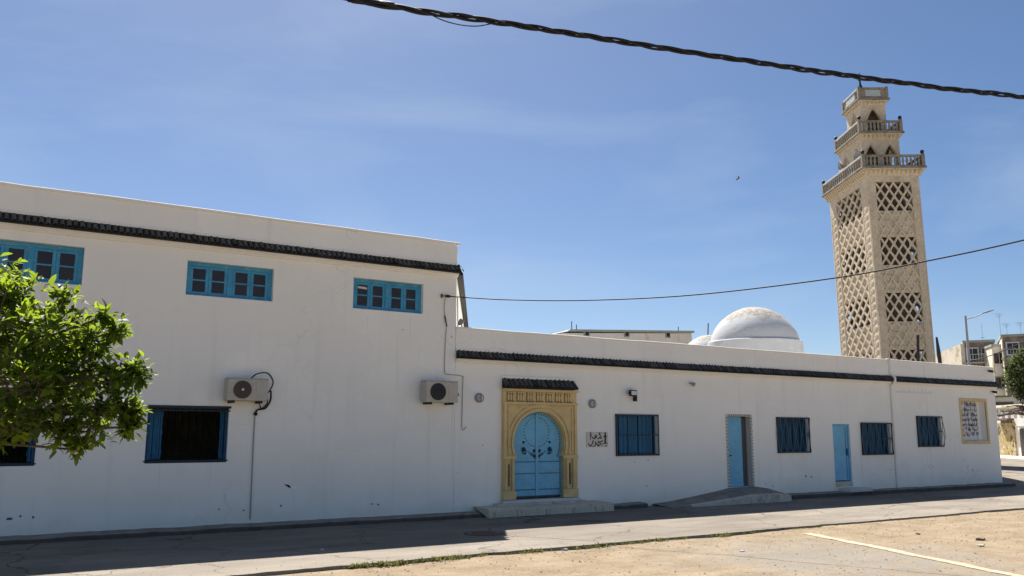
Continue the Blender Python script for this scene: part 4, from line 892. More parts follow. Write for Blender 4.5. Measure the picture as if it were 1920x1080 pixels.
# round wall lamps and floodlights
for (px, py, lb) in ((899, 746, 'round grey bulkhead lamp on the wall left of the portal'), (1111, 757, 'round grey bulkhead lamp on the wall above the name plaque')):
    c = wp(px, py, -.03); t = thing('bulkhead_lamp', lb, 'wall lamp', (c.x, 0, c.z), 'round lamps flanking the portal')
    s_ = MB(); s_.lathe([(.105, 0), (.105, .05), (.09, .065), (.078, .066)], (c.x, -.001, c.z), (0, -1, 0), 24); s_.build('rim', 'lampgrey', t, smooth=40)
    s_ = MB(); s_.lathe([(.077, 0), (.07, .03), (.045, .055), (.01, .065)], (c.x, -.045, c.z), (0, -1, 0), 20); s_.build('lens', 'frosted', t, smooth=60)
    s_ = MB(); s_.box(c.x - .012, c.x + .012, -.118, -.06, c.z - .085, c.z + .085); s_.build('guard_bar', 'lampgrey', t)
    s_ = MB(); s_.lathe([(.03, 0), (.03, .02)], (c.x - .02, -.11, c.z), (0, -1, 0), 10); s_.build('guard_hub', 'lampgrey', t)
c = wp(1187, 737, -.12); t = thing('floodlight', 'small square floodlight on a bracket above the first barred window', 'floodlight', (c.x, 0, c.z - .2))
s_ = MB(); s_.box(c.x - .11, c.x + .10, -.16, -.09, c.z - .075, c.z + .075); s_.build('housing', 'iron', t, bevel=.008)
s_ = MB(); s_.box(c.x - .085, c.x + .08, -.166, -.155, c.z - .05, c.z + .05); s_.build('lens', 'frosted', t)
s_ = MB(); s_.box(c.x - .14, c.x - .112, -.14, -.11, c.z - .03, c.z + .03); s_.build('pivot', 'iron', t)
s_ = MB(); s_.box(c.x + .095, c.x + .12, -.13, -.002, c.z - .20, c.z + .07); s_.build('bracket', 'iron', t)
c = wp(1299, 720, -.1); t = thing('spotlight', 'tiny grey spotlight high on the wall between barred window and tiled door', 'spotlight', (c.x, 0, c.z))
s_ = MB(); s_.lathe([(.02, -.06), (.045, -.02), (.05, .06), (.045, .062)], c, (.6, -.7, -.45), 12); s_.build('housing', 'lampgrey', t, smooth=40)
s_ = MB(); s_.tube([(c.x - .03, -.002, c.z + .03), (c.x - .02, -.08, c.z + .01)], .018, 6); s_.build('stem', 'lampgrey', t)
for (px, py, lb) in ((1858, 696, 'small dark security camera at the parapet end of the low building'), (1865, 735, 'small dark security camera below the tiles at the right wall corner')):
    c = wp(px, py, -.12); t = thing('security_camera', lb, 'camera', (c.x, 0, c.z)); s_ = MB(); s_.lathe([(.04, -.07), (.045, .07), (.03, .075)], c, (.6, -.75, -.2), 10); s_.build('housing', 'iron', t, smooth=40); s_ = MB(); s_.tube([(c.x, -.002, c.z + .02), (c.x, -.12, c.z + .01)], .015, 6); s_.build('arm', 'iron', t)

# wall bracket holding the thin overhead wire
br = wp(836, 555, -.06); t = thing('wire_bracket', 'small iron bracket with black insulator high on the wall near the corner', 'bracket', (br.x, 0, br.z))
s_ = MB(); s_.box(br.x - .10, br.x - .07, -.05, -.001, br.z - .04, br.z + .04); s_.tube([(br.x - .085, -.045, br.z), (br.x, -.06, br.z)], .012, 6); s_.build('arm', 'rust', t)
s_ = MB(); s_.lathe([(.012, -.06), (.03, -.04), (.03, .04), (.012, .07)], (br.x + .05, -.06, br.z), (1, -.1, 0), 10); s_.build('insulator', 'rubber', t, smooth=40)

# ------------------------------------------------------------------ domes on the prayer hall behind
def dome_hall(cx, cy, r, ztop, zdrum, label, wallbox):
    t = thing('domed_hall', label, 'dome', (cx, cy, 0))
    s_ = MB(); s_.box(*wallbox, 0, 4.25); s_.build('hall_wall', 'far_white', t)
    s_ = MB(); rd = r * 1.05; s_.lathe([(rd * 1.02, 4.2), (rd * 1.02, zdrum - .46), (rd * 1.01, zdrum - .04), (rd * .99, zdrum), (r * .9, zdrum + .01)], (cx, cy, 0), n=64); s_.build('drum', 'dome', t, smooth=35)
    s_ = MB(); prof = []; h = ztop - zdrum
    Rs = (r * r + h * h) / (2 * h); zc = ztop - Rs; n = 20
    a0_ = math.asin(max(-1, min(1, (zdrum - .05 - zc) / Rs)))
    for k in range(n):
        a = a0_ + (math.pi / 2 - a0_) * k / (n - 1); prof.append((max(.004, Rs * math.cos(a)), zc + Rs * math.sin(a)))
    s_.lathe(prof, (cx, cy, 0), n=72)
    # hand-plastered unevenness
    vv = []
    for (x, y, z) in s_.v:
        p = Vector((x - cx, y - cy, z - zc)); k = 1 + .010 * noise.noise(p * 1.3) + .004 * noise.noise(p * 4); vv.append((cx + p.x * k, cy + p.y * k, zc + p.z * k))
    s_.v = vv; d_ = s_.build('dome_shell', 'dome_top', t, smooth=60); return t, d_
# worn crown: paint peeled in ragged patches near the top of the shell
def dome_top_mat():
    m, t, b = new_mat('peeling_dome_limewash'); N = t.nodes.new; K = t.links.new
    g = N('ShaderNodeTexCoord'); sp = N('ShaderNodeSeparateXYZ'); K(g.outputs['Object'], sp.inputs[0])
    n1 = N('ShaderNodeTexNoise'); n1.inputs['Scale'].default_value = 2.6; n1.inputs['Detail'].default_value = 9; n1.inputs['Roughness'].default_value = .7; K(g.outputs['Object'], n1.inputs['Vector'])
    ad = N('ShaderNodeMath'); ad.operation = 'MULTIPLY_ADD'; ad.inputs[1].default_value = 1.15; K(n1.outputs['Fac'], ad.inputs[0]); K(sp.outputs['Z'], ad.inputs[2])
    mr = N('ShaderNodeMapRange'); mr.inputs['From Min'].default_value = 1.45; mr.inputs['From Max'].default_value = 1.62; K(ad.outputs[0], mr.inputs['Value'])
    n2 = N('ShaderNodeTexNoise'); n2.inputs['Scale'].default_value = 7; n2.inputs['Detail'].default_value = 8; n2.inputs['Roughness'].default_value = .75; K(g.outputs['Object'], n2.inputs['Vector'])
    rp_ = N('ShaderNodeValToRGB'); e = rp_.color_ramp.elements; e[0].position = .40; e[0].color = (.20, .17, .13, 1); e[1].position = .62; e[1].color = (.44, .42, .38, 1); K(n2.outputs['Fac'], rp_.inputs['Fac'])
    mx = N('ShaderNodeMixRGB'); mx.inputs['Color1'].default_value = (.46, .465, .48, 1); K(mr.outputs['Result'], mx.inputs['Fac']); K(rp_.outputs['Color'], mx.inputs['Color2'])
    K(mx.outputs['Color'], b.inputs['Base Color']); b.inputs['Roughness'].default_value = .85
    bp = N('ShaderNodeBump'); bp.inputs['Strength'].default_value = .5; bp.inputs['Distance'].default_value = .03; K(n2.outputs['Fac'], bp.inputs['Height']); K(bp.outputs['Normal'], b.inputs['Normal'])
    return m
MT['dome_top'] = dome_top_mat()
dome_hall(28.45, 9.0, 1.86, 7.12, 5.62, 'large white weathered dome on a drum above the low building', (25.2, 31.8, 6.95, 12))
dome_hall(33.75, 17.0, 1.5, 6.98, 5.7, 'smaller cream dome half hidden behind the large white dome', (30, 37, 14, 20))

# ------------------------------------------------------------------ minaret
TH = R(-31.5); LEAN = R(0.8)
MC = Vector((48.51, 16.56, 0))
q = Matrix.Rotation(LEAN, 4, Vector((FWD.x, FWD.y, 0)).normalized()) @ Matrix.Rotation(TH, 4, 'Z')
q = Matrix.Rotation(-LEAN, 4, Vector((FWD.x, FWD.y, 0)).normalized()) @ Matrix.Rotation(TH, 4, 'Z')
off = (q @ Vector((0, 0, 9))) - Vector((0, 0, 9))
mn = thing('minaret', 'tall beige stone minaret with diamond lattice and three balconies', 'minaret', MC - Vector((off.x, off.y, 0)), rot=q.to_euler())
HX, HY, ZT = 1.59, 3.05, 17.30
def side_fn(k, hx, hy):
    """k=0 front (-Y), 1 left (-X), 2 back, 3 right: (u, w, z) -> local, w outward"""
    if k == 0: return lambda u, w, z: (u, -hy - w, z)
    if k == 1: return lambda u, w, z: (-hx - w, -u, z)
    if k == 2: return lambda u, w, z: (-u, hy + w, z)
    return lambda u, w, z: (hx + w, u, z)
def fbox(m_, fn, u0, u1, w0, w1, z0, z1):
    m_.hexa([fn(u0, w1, z0), fn(u1, w1, z0), fn(u1, w0, z0), fn(u0, w0, z0), fn(u0, w1, z1), fn(u1, w1, z1), fn(u1, w0, z1), fn(u0, w0, z1)])
ZONES = [(15.15, 16.90), (11.78, 13.50), (8.35, 10.08), (4.95, 6.65), (1.5, 3.2)]
PB = .85
for k in range(4):
    half = HX if k in (0, 2) else HY; pw = 1.10 if k in (0, 2) else 1.95; fn = side_fn(k, HX, HY); T = .20
    s_ = MB()
    for sg in (-1, 1):
        a, b = sorted((sg * pw, sg * half)); ex = 0 if k in (1, 3) else T
        if sg < 0: fbox(s_, fn, a + (0 if k in (0, 2) else T + .002), b, -T, 0, 0, ZT)
        else: fbox(s_, fn, a, b - (0 if k in (0, 2) else T + .002), -T, 0, 0, ZT)
    fbox(s_, fn, -pw, pw, -T, -.001, 16.95, ZT); fbox(s_, fn, -pw, pw, -T, -.001, 0, 1.4)
    fc = s_.build('shaft_wall', 'minaret', mn)
    edges = [1.4] + [e for z in sorted(ZONES) for e in z] + [16.95]
    for j in range(0, len(edges), 2):
        if edges[j + 1] - edges[j] > .06:
            s_ = MB(); fbox(s_, fn, -pw, pw, -T + .01, -.095, edges[j], edges[j + 1]); s_.build('blind_panel', 'minaret', fc)
    # lattice ribs: two crossing families, each rib its own piece
    cw = 2 * pw / 4; ch = PB; zb, zt = 1.4, 16.95; rw = .105 if k in (0, 2) else .135
    for fam in (1, -1):
        slope = fam * ch / cw
        lo = zb - 2 * pw * abs(slope) - ch; c0 = math.floor(lo / ch) * ch; z_ = c0 + 16.9 % ch
        while z_ < zt + 2 * pw * abs(slope):
            # line z = z_ + slope*(u + pw) for fam>0 ; from u=-pw
            ua, ub = -pw, pw
            za, zb2 = (z_, z_ + slope * 2 * pw) if fam > 0 else (z_, z_ + slope * 2 * pw)
            pts = []
            def clip(u): return z_ + slope * (u + pw)
            u_lo, u_hi = ua, ub
            for lim in (zb, zt):
                uu = (lim - z_) / slope - pw
                if slope > 0:
                    if lim == zb: u_lo = max(u_lo, uu)
                    else: u_hi = min(u_hi, uu)
                else:
                    if lim == zb: u_hi = min(u_hi, uu)
                    else: u_lo = max(u_lo, uu)
            if u_hi - u_lo > .12 and max(clip(u_lo), clip(u_hi)) > 3.0:
                s_ = MB(); A_ = Vector(fn(u_lo, -.060 + .004 * fam, clip(u_lo))); B_ = Vector(fn(u_hi, -.060 + .004 * fam, clip(u_hi)))
                nn = Vector(fn(0, 1, 0)) - Vector(fn(0, 0, 0)); s_.bar(A_, B_, rw, .09, nn); s_.build('lattice_rib', 'minaret', fc)
            z_ += ch
    # scalloped cusps at the rib crossings give the openings their tear shape
    s_ = MB(); z_ = zt
    nrow = int((16.9 - zb) / (ch / 2))
    for r_ in range(1, nrow):
        zz = 16.9 % ch + math.floor(zb / ch) * ch + ch * r_ / 2
        for c_ in range(5):
            u = -pw + cw * (c_ + (.5 if r_ % 2 else 0))
            if u > pw - .05 or u < -pw + .05 or zz > zt - .1 or zz < 3.2: continue
            rr = rw * 1.05; s_.prism([(u - rr * .8, zz), (u, zz - rr * 1.5), (u + rr * .8, zz), (u, zz + rr * 1.5)], lambda a_, b_, d_: fn(a_, d_, b_), -.10, -.012)
    tag(s_.build('lattice_cusps', 'minaret', fc), kind='stuff')
    # carved ornament strip beside each panel
    s_ = MB()
    for sg in (-1, 1):
        uc = sg * (pw + half) / 2; z_ = 3.0; hw = (half - pw) * .24
        while z_ < 16.0:
            s_.prism([(uc - hw, z_), (uc, z_ - .14), (uc + hw, z_), (uc, z_ + .14)], lambda a_, b_, d_: fn(a_, d_, b_), -.002, .022)
            s_.prism([(uc - hw * 1.2, z_ + .15), (uc - hw * .5, z_ + .19), (uc + hw * 1.2, z_ + .34), (uc + hw * .4, z_ + .31)], lambda a_, b_, d_: fn(a_, d_, b_), -.002, .018); z_ += .46
        fbox(s_, fn, uc - hw * 1.75, uc - hw * 1.5, -.002, .016, 3.0, 16.3); fbox(s_, fn, uc + hw * 1.5, uc + hw * 1.75, -.002, .016, 3.0, 16.3)
    tag(s_.build('carved_strip', 'minaret', fc), kind='stuff')
s_ = MB(); s_.box(-HX + .21, HX - .21, -HY + .21, HY - .21, 17.0, 17.28); s_.build('shaft_cap', 'minaret', mn)
s_ = MB(); s_.box(-1.10, .92, -2.50, 2.3, .1, 16.9); s_.build('blocking_core', 'core_shade', mn)  # solid core added to block the lattice and keep its openings dark
s_ = MB(); s_.box(-HX + .22, HX - .22, -HY + .22, HY - .22, 7.35, 7.5); s_.build('inner_floor', 'minaret_d', mn)
s_ = MB(); s_.box(-HX + .22, HX - .22, -HY + .22, HY - .22, 14.2, 14.35); s_.build('inner_floor', 'minaret_d', mn)

bal = MB(); bal.lathe([(.045, 0), (.055, .04), (.03, .10), (.062, .26), (.058, .34), (.032, .46), (.05, .52), (.05, .56)], (0, 0, 0), n=8); bal_me = bal.mesh('baluster', 'minaret_d', smooth=50)
def balcony(hx, hy, zs, ze, inner_hx, inner_hy, nden, nb, nby, panel=False):
    """corbel course from zs, slab top at ze, then a balustrade"""
    s_ = MB(); s_.box(-hx, hx, -hy, hy, ze - .12, ze); slab = s_.build('balcony_slab', 'minaret_d', mn, bevel=.02)
    s_ = MB(); s_.box(-hx + .10, hx - .10, -hy + .10, hy - .10, ze - .20, ze - .121); s_.build('corbel_band', 'minaret', slab)
    s_ = MB(); s_.hexa([(-inner_hx - .03, -inner_hy - .03, zs), (inner_hx + .03, -inner_hy - .03, zs), (inner_hx + .03, inner_hy + .03, zs), (-inner_hx - .03, inner_hy + .03, zs), (-hx + .24, -hy + .24, ze - .201), (hx - .24, -hy + .24, ze - .201), (hx - .24, hy - .24, ze - .201), (-hx + .24, hy - .24, ze - .201)]); s_.build('corbel_core', 'minaret', slab)
    for k in range(4):
        half = hx if k in (0, 2) else hy; fn = side_fn(k, hx, hy); n = nden if k in (0, 2) else round(nden * hy / hx)
        for j in range(n):
            u = -half + .16 + (2 * half - .32) * (j + .5) / n; dw = (2 * half - .3) / n * .42; s_ = MB()
            s_.prism([(-.11, ze - .205), (-.11, ze - .26), (-.34, zs + .02), (-.36, ze - .205)], lambda a_, b_, d_: fn(d_, a_, b_), u - dw / 2, u + dw / 2); s_.build('dentil', 'minaret', slab)
    zr = ze + .003; hb = .62
    for (sx, sy) in ((-1, -1), (1, -1), (1, 1), (-1, 1)):
        s_ = MB(); cx, cy = sx * (hx - .16), sy * (hy - .16); s_.box(cx - .10, cx + .10, cy - .10, cy + .10, zr, zr + hb + .16); p = s_.build('corner_post', 'minaret_d', slab, bevel=.015)
        if not panel:
            s_ = MB(); s_.lathe([(.05, 0), (.10, .06), (.12, .15), (.08, .23), (.02, .27)], (cx, cy, zr + hb + .162), n=12); s_.build('knob', 'iron', slab, smooth=60)
    for k in range(4):
        half = (hx if k in (0, 2) else hy) - .16; fn = side_fn(k, hx - .16, hy - .16)
        s_ = MB(); fbox(s_, fn, -half + .102, half - .102, -.09, .09, zr + hb, zr + hb + .11); s_.build('rail', 'dome' if k == 1 else 'minaret_d', slab, bevel=.012)  # left rail gets a pale colour for the sunlight on it
        s_ = MB(); fbox(s_, fn, -half + .102, half - .102, -.08, .08, zr, zr + .06); s_.build('base_rail', 'minaret_d', slab)
        if panel:
            s_ = MB(); fbox(s_, fn, -half + .102, half - .102, -.06, .04, zr + .06, zr + hb); s_.build('parapet_panel', 'minaret_d', slab)
            s_ = MB(); fbox(s_, fn, -half * .55, half * .55, .041, .06, zr + .14, zr + hb - .06); s_.build('inset_panel', 'panel_blue', slab)
        else:
            n = nb if k in (0, 2) else nby
            for j in range(n):
                u = -half + .12 + (2 * half - .24) * (j + .5) / n; inst('baluster', bal_me, slab, fn(u, 0, zr + .06), (0, 0, 0), (1.35, 1.35, 1))
def arch_wall(hx, hy, z0, z1, na, nay, aw, spring, apex, T=.22):
    for k in range(4):
        half = hx if k in (0, 2) else hy; n = na if k in (0, 2) else nay; fn = side_fn(k, hx, hy); s_ = MB()
        lim = half if k in (0, 2) else half - T - .002
        us = [(-half + 2 * half * (j + .5) / n) for j in range(n)]; x = -lim
        for uc in us:
            fbox(s_, fn, x, uc - aw / 2, -T, 0, z0, z1); m = 10
            for i in range(m):                                               # pointed lobed arch
                a, b = -aw / 2 + aw * i / m, -aw / 2 + aw * (i + 1) / m
                def az(u): return spring + (apex - spring) * (1 - (abs(u) / (aw / 2)) ** 1.5)
                fn_ = fn; za, zb_ = az(a), az(b)
                s_.hexa([fn(uc + a, 0, za), fn(uc + b, 0, zb_), fn(uc + b, -T, zb_), fn(uc + a, -T, za), fn(uc + a, 0, z1), fn(uc + b, 0, z1), fn(uc + b, -T, z1), fn(uc + a, -T, z1)])
            x = uc + aw / 2
        fbox(s_, fn, x, lim, -T, 0, z0, z1); w_ = s_.build('arcade_wall', 'minaret', mn)
        for uc in us:
            s_ = MB(); m = 14; pts = []
            for i in range(m + 1):
                a = -aw / 2 + aw * i / m; pts.append(fn(uc + a, .02, spring + (apex - spring) * (1 - (abs(a) / (aw / 2)) ** 1.5) + .02))
            s_.tube(pts, .045, 5); s_.build('arch_trim', 'minaret', w_)
T2 = (1.20, 1.74); T3 = (.80, 1.14)
balcony(2.00, 3.40, 17.30, 17.86, HX, HY, 13, 14, 18)
arch_wall(T2[0], T2[1], 17.86, 20.05, 2, 2, .92, 18.98, 19.74)
s_ = MB(); s_.box(-T2[0] + .23, T2[0] - .23, -T2[1] + .23, T2[1] - .23, 19.85, 20.06); s_.build('tier_ceiling', 'minaret_d', mn)
s_ = MB(); s_.box(-.72, .72, -1.22, 1.22, 17.862, 19.848); s_.build('blocking_core', 'core_shade', mn)
balcony(1.46, 2.08, 20.05, 20.55, T2[0], T2[1], 10, 10, 12)
arch_wall(T3[0], T3[1], 20.55, 22.62, 1, 1, .95, 21.62, 22.36)
s_ = MB(); s_.box(-.40, .40, -.70, .70, 20.552, 22.40); s_.build('blocking_core', 'core_shade', mn)
s_ = MB(); s_.box(-T3[0] + .23, T3[0] - .23, -T3[1] + .23, T3[1] - .23, 22.40, 22.63); s_.build('tier_ceiling', 'minaret_d', mn)
balcony(1.04, 1.42, 22.62, 23.02, T3[0], T3[1], 7, 8, 10, panel=True)
s_ = MB(); s_.lathe([(.34, 23.02), (.34, 23.35), (.20, 23.75), (.07, 24.1), (.05, 24.3), (.11, 24.42), (.05, 24.55), (.02, 24.9)], (-.62, -.95, 0), n=12); s_.build('finial', 'iron', mn, smooth=40)
# loudspeaker horns on the middle tier
for (lx, ly, lz, ax, lb) in ((-1.40, .75, 19.15, (-1, .1, -.1), 'grey loudspeaker horn hanging on the left side of the minaret'), (-1.34, -1.72, 19.0, (-.7, -.7, -.1), 'brown loudspeaker horn at the near corner of the minaret')):
    p = q @ Vector((lx, ly, lz)) + mn.location; axw = (q.to_3x3() @ Vector(ax)).normalized()
    t = thing('loudspeaker', lb, 'loudspeaker', tuple(p), 'loudspeakers on the minaret')
    s_ = MB(); s_.lathe([(.07, -.25), (.07, -.02), (.10, .05), (.18, .16), (.30, .26), (.31, .28), (.27, .26), (.05, .05)], p, axw, 18); s_.build('horn', 'lampgrey', t, smooth=50)
    s_ = MB(); s_.tube([p - axw * .2, p - axw * .62], .03, 6); s_.build('mount', 'iron', t)

# ------------------------------------------------------------------ roof things between low building and minaret
t = thing('roof_pole', 'thin dark iron pole in front of the minaret base', 'pole', (44.3, 11.9, 3.7))
a = dp(1722, 690, 48); b = dp(1721, 630, 48); s_ = MB(); s_.tube([a, b], .075, 8); s_.build('shaft', 'iron', t); s_ = MB(); s_.tube([b, b + Vector((0, 0, .05))], .09, 8); s_.build('cap', 'iron', t)
a = dp(1764, 690, 44); b = dp(1756, 632, 44); s_ = MB(); s_.tube([a, (a + b) / 2, b], [.09, .10, .05], 8); tag(s_.build('leaning_pole', 'iron'), 'dark leaning pole just right of the minaret base', 'pole')
# long flat white building far behind the low roof
fb = thing('flat_roof_building', 'distant long flat roofed white building behind the low parapet', 'building', (39, 33, 0))
s_ = MB(); s_.hexa([(33.3, 30, 0), (45.05, 30, 0), (47, 44, 0), (35, 44, 0), (33.3, 30, 8.30), (45.05, 30, 9.02), (47, 44, 9.0), (35, 44, 8.3)]); s_.build('wall', 'far_white', fb)
s_ = MB(); s_.hexa([(33.6, 29.85, 8.42), (45.2, 29.85, 9.05), (47, 44, 9.05), (35, 44, 8.35), (33.9, 29.85, 8.58), (45.2, 29.85, 9.20), (47, 44, 9.2), (35, 44, 8.5)]); s_.build('roof_slab', 'far_grey', fb)
for px in (1100, 1175, 1252):
    c = wp(px, 625 + (px - 1100) * .02, 29.97); s_ = MB(); s_.box(c.x - .22, c.x + .22, 29.93, 30.1, c.z - .22, c.z + .22); v_ = s_.build('vent', 'far_grey', fb)
    s_ = MB(); s_.box(c.x - .14, c.x + .14, 29.90, 29.935, c.z - .14, c.z + .14); s_.build('vent_grille', 'iron', v_)
for (px, py, h) in ((1072, 618, 1.0), (1081, 618, .6), (1272, 621, .6)):
    c = wp(px, py, 33); s_ = MB(); s_.tube([(c.x, 33, c.z - .5), (c.x, 33, c.z + h * .6)], .03, 6); s_.build('roof_rod', 'iron', fb)
# wire mast by the small dome
a = dp(1327, 640, 55); s_ = MB(); s_.tube([a, dp(1328, 606, 55)], .035, 6); tag(s_.build('aerial_mast', 'iron'), 'thin aerial mast standing by the half hidden cream dome', 'aerial')

# ------------------------------------------------------------------ far right: street, apartments, house, lamp, tree
def far_block(name, label, px0, px1, pyt, depth, dback, rotdeg, wallm, sidem, nrow, ncol, storey=3.0, bal=True):
    """block whose front faces the camera side; local x along the front"""
    a = dp(px0, pyt, depth); b = dp(px1, pyt, depth); h = (a.z + b.z) / 2; w = (b - a).length * .875
    rot = R(-61)
    t = thing(name, label, 'building', (a.x, a.y, 0), rot=(0, 0, rot + R(rotdeg)))
    s_ = MB(); s_.box(0, w, 0.002, dback, 0, h); s_.build('wall', wallm, t)
    s_ = MB(); s_.box(-.12, -.002, .05, dback, 0, h - .05); s_.build('side_wall', sidem, t)
    s_ = MB(); s_.box(-.2, w + .1, -.15, dback + .1, h, h + .25); s_.build('roof_edge', 'far_grey', t)
    for r_ in range(nrow):
        for c_ in range(ncol):
            x = w * (c_ + .5) / ncol; z = h - 1.2 - storey * r_
            if z < 1: continue
            s_ = MB(); s_.box(x - .62, x + .62, -.07, 0, z - .75, z + .65); wd = s_.build('window', 'far_grey' if (r_ + c_) % 2 else 'frosted', t)
            s_ = MB(); s_.box(x - .5, x - .03, -.09, -.072, z - .62, z + .52); s_.build('pane', 'glass', wd); s_ = MB(); s_.box(x + .03, x + .5, -.09, -.072, z - .62, z + .52); s_.build('pane', 'glass', wd)
            if bal and c_ % 2 == 0:
                s_ = MB(); s_.box(x - 1.1, x + 1.1, -.9, -.001, z - 1.15, z - 1.02); bb = s_.build('balcony', 'far_grey', t)
                for j in range(9):
                    s_ = MB(); s_.box(x - 1.05 + .2625 * j - .02, x - 1.05 + .2625 * j + .02, -.88, -.84, z - 1.02, z - .2); s_.build('railing_bar', 'galv', bb)
                s_ = MB(); s_.box(x - 1.1, x + 1.1, -.89, -.83, z - .2, z - .14); s_.build('handrail', 'galv', bb)
    return t, w, h
t, w, h = far_block('apartment_block', 'brown faced apartment block with sunlit cream side wall behind the street lamp', 1808, 1864, 643, 96, 7, 3, 'brownstone', 'cream', 4, 2)
s_ = MB(); s_.hexa([(-.4, 0, 0), (-.13, .1, 0), (-.13, 7.0, 0), (-3.6, 6.8, 0), (-.4, 0, h - .1), (-.13, .1, h - .1), (-.13, 7.0, h - .2), (-3.6, 6.8, h - .9)]); s_.build('side_wing', 'cream', t)
t, w, h = far_block('apartment_block', 'taller grey brown apartment block at the right edge behind the tree', 1880, 1948, 632, 90, 10, 2, 'brownstone', 'cream', 4, 2)
t, w, h = far_block('stair_tower', 'narrow pale stair tower with small dark windows between the two apartment blocks', 1862, 1881, 650, 92, 5, 14, 'far_white', 'cream', 4, 1, 2.6, bal=False)
for (px, py, hh, kind, lb) in ((1843, 640, 2.6, 0, 'thin bare aerial on the roof of the brown apartment block'), (1877, 632, 3.6, 2, 'tallest roof aerial above the stair tower'), (1889, 632, 2.1, 1, 'fishbone aerial at the left of the grey brown apartment roof'), (1915, 631, 2.2, 1, 'fishbone aerial nearest the right edge of the photo')):
    a = dp(px, py, 94); t = thing('roof_aerial', lb, 'aerial', tuple(a), 'aerials on the apartment roofs')
    s_ = MB(); s_.tube([a - Vector((0, 0, .6)), a + Vector((0, 0, hh * .72))], .018, 6); s_.build('mast', 'lampgrey', t)
    s_ = MB()
    if kind:
        for j in range(4): p = a + Vector((0, 0, hh * .72 - .05 - .12 * j)); s_.tube([p - RT * (.55 - .1 * j), p + RT * (.4 - .08 * j)], .014, 5)
    else: s_.tube([a + Vector((0, 0, .4)) - RT * .2, a + Vector((0, 0, .4)) + RT * .2], .03, 5)
    s_.build('elements', 'lampgrey', t)
    if kind == 9: s_ = MB(); p = a + Vector((0, 0, hh + .1)); s_.lathe([(.02, 0), (.30, .12), (.32, .14), (.02, .05)], p, -FWD + Vector((.3, 0, .2)), 12); s_.build('dish', 'lampgrey', t)
# small pale house with gabled canopy door across the side street
HB = dp(1893, 858, 66); HB.z = 0
ho = thing('pale_house', 'small pale single storey house with graffiti door across the side street', 'house', (HB.x, HB.y, 0), rot=(0, 0, R(-37)))
hh = 3.75
s_ = MB(); s_.box(0, 9, -9, 9, 0, hh); s_.build('wall', 'far_white', ho)
s_ = MB(); s_.box(-.15, 9.1, -9.1, 9.1, hh, hh + .18); s_.build('coping', 'cream', ho)
for j in range(14):
    y = 6 - j * .95; s_ = MB(); s_.box(-.06, 0, y, y + .42, hh - .62, hh - .18); s_.build('frieze_block', 'far_grey', ho)
def graffiti_mat():
    m, t, b = new_mat('graffiti_metal'); N = t.nodes.new; K = t.links.new
    g = N('ShaderNodeTexCoord'); n = N('ShaderNodeTexNoise'); n.inputs['Scale'].default_value = 2.2; n.inputs['Detail'].default_value = 5; n.inputs['Distortion'].default_value = 1.5; K(g.outputs['Object'], n.inputs['Vector'])
    r = N('ShaderNodeValToRGB'); e = r.color_ramp.elements; e[0].position = .36; e[0].color = (.06, .05, .04, 1); e[1].position = .62; e[1].color = (.55, .50, .38, 1)
    x = e.new(.46); x.color = (.50, .40, .12, 1); y = e.new(.54); y.color = (.28, .20, .13, 1)
    K(n.outputs['Fac'], r.inputs['Fac']); K(r.outputs['Color'], b.inputs['Base Color']); b.inputs['Roughness'].default_value = .8; return m
MT['graffiti'] = graffiti_mat()
s_ = MB(); s_.box(-.10, -.001, -1.3, 1.5, .1, 2.55); s_.build('door', 'graffiti', ho)
s_ = MB(); s_.box(-.5, 0, -1.2, 1.0, 2.75, 2.9); s_.build('canopy', 'rust', ho); s_ = MB(); s_.box(-.06, 0, -.9, .8, 2.56, 2.74); s_.build('fanlight', 'glass', ho)
s_ = MB(); s_.box(-.09, -.001, -3.0, -2.1, .1, 2.1); s_.build('doorway', 'ink', ho); s_ = MB(); s_.box(-.3, 0, -3.3, -1.9, 2.2, 2.32); s_.build('canopy', 'far_grey', ho)
s_ = MB(); s_.box(-3.5, -.001, -10, 12, -.03, .10); s_.build('forecourt', 'concrete', ho, bevel=.02)
# grey garage roofs between house and apartments
gb = dp(1876, 760, 76); gr_ = thing('grey_shed', 'low grey shed with dark upper window behind the pale house', 'shed', (gb.x, gb.y, 0), rot=(0, 0, R(-61)))
s_ = MB(); s_.box(-1.6, 8, 0, 5, 0, 4.9); s_.build('wall', 'far_grey', gr_); s_ = MB(); s_.box(-1.8, 8.2, -.3, 5.2, 4.9, 5.05); s_.build('roof', 'kerb', gr_)
s_ = MB(); s_.box(-1.0, 1.0, -.05, 0, 3.1, 4.5); w_ = s_.build('window', 'kerb', gr_); s_ = MB(); s_.box(-.9, .9, -.08, -.052, 3.2, 4.4); s_.build('pane', 'glass', w_)
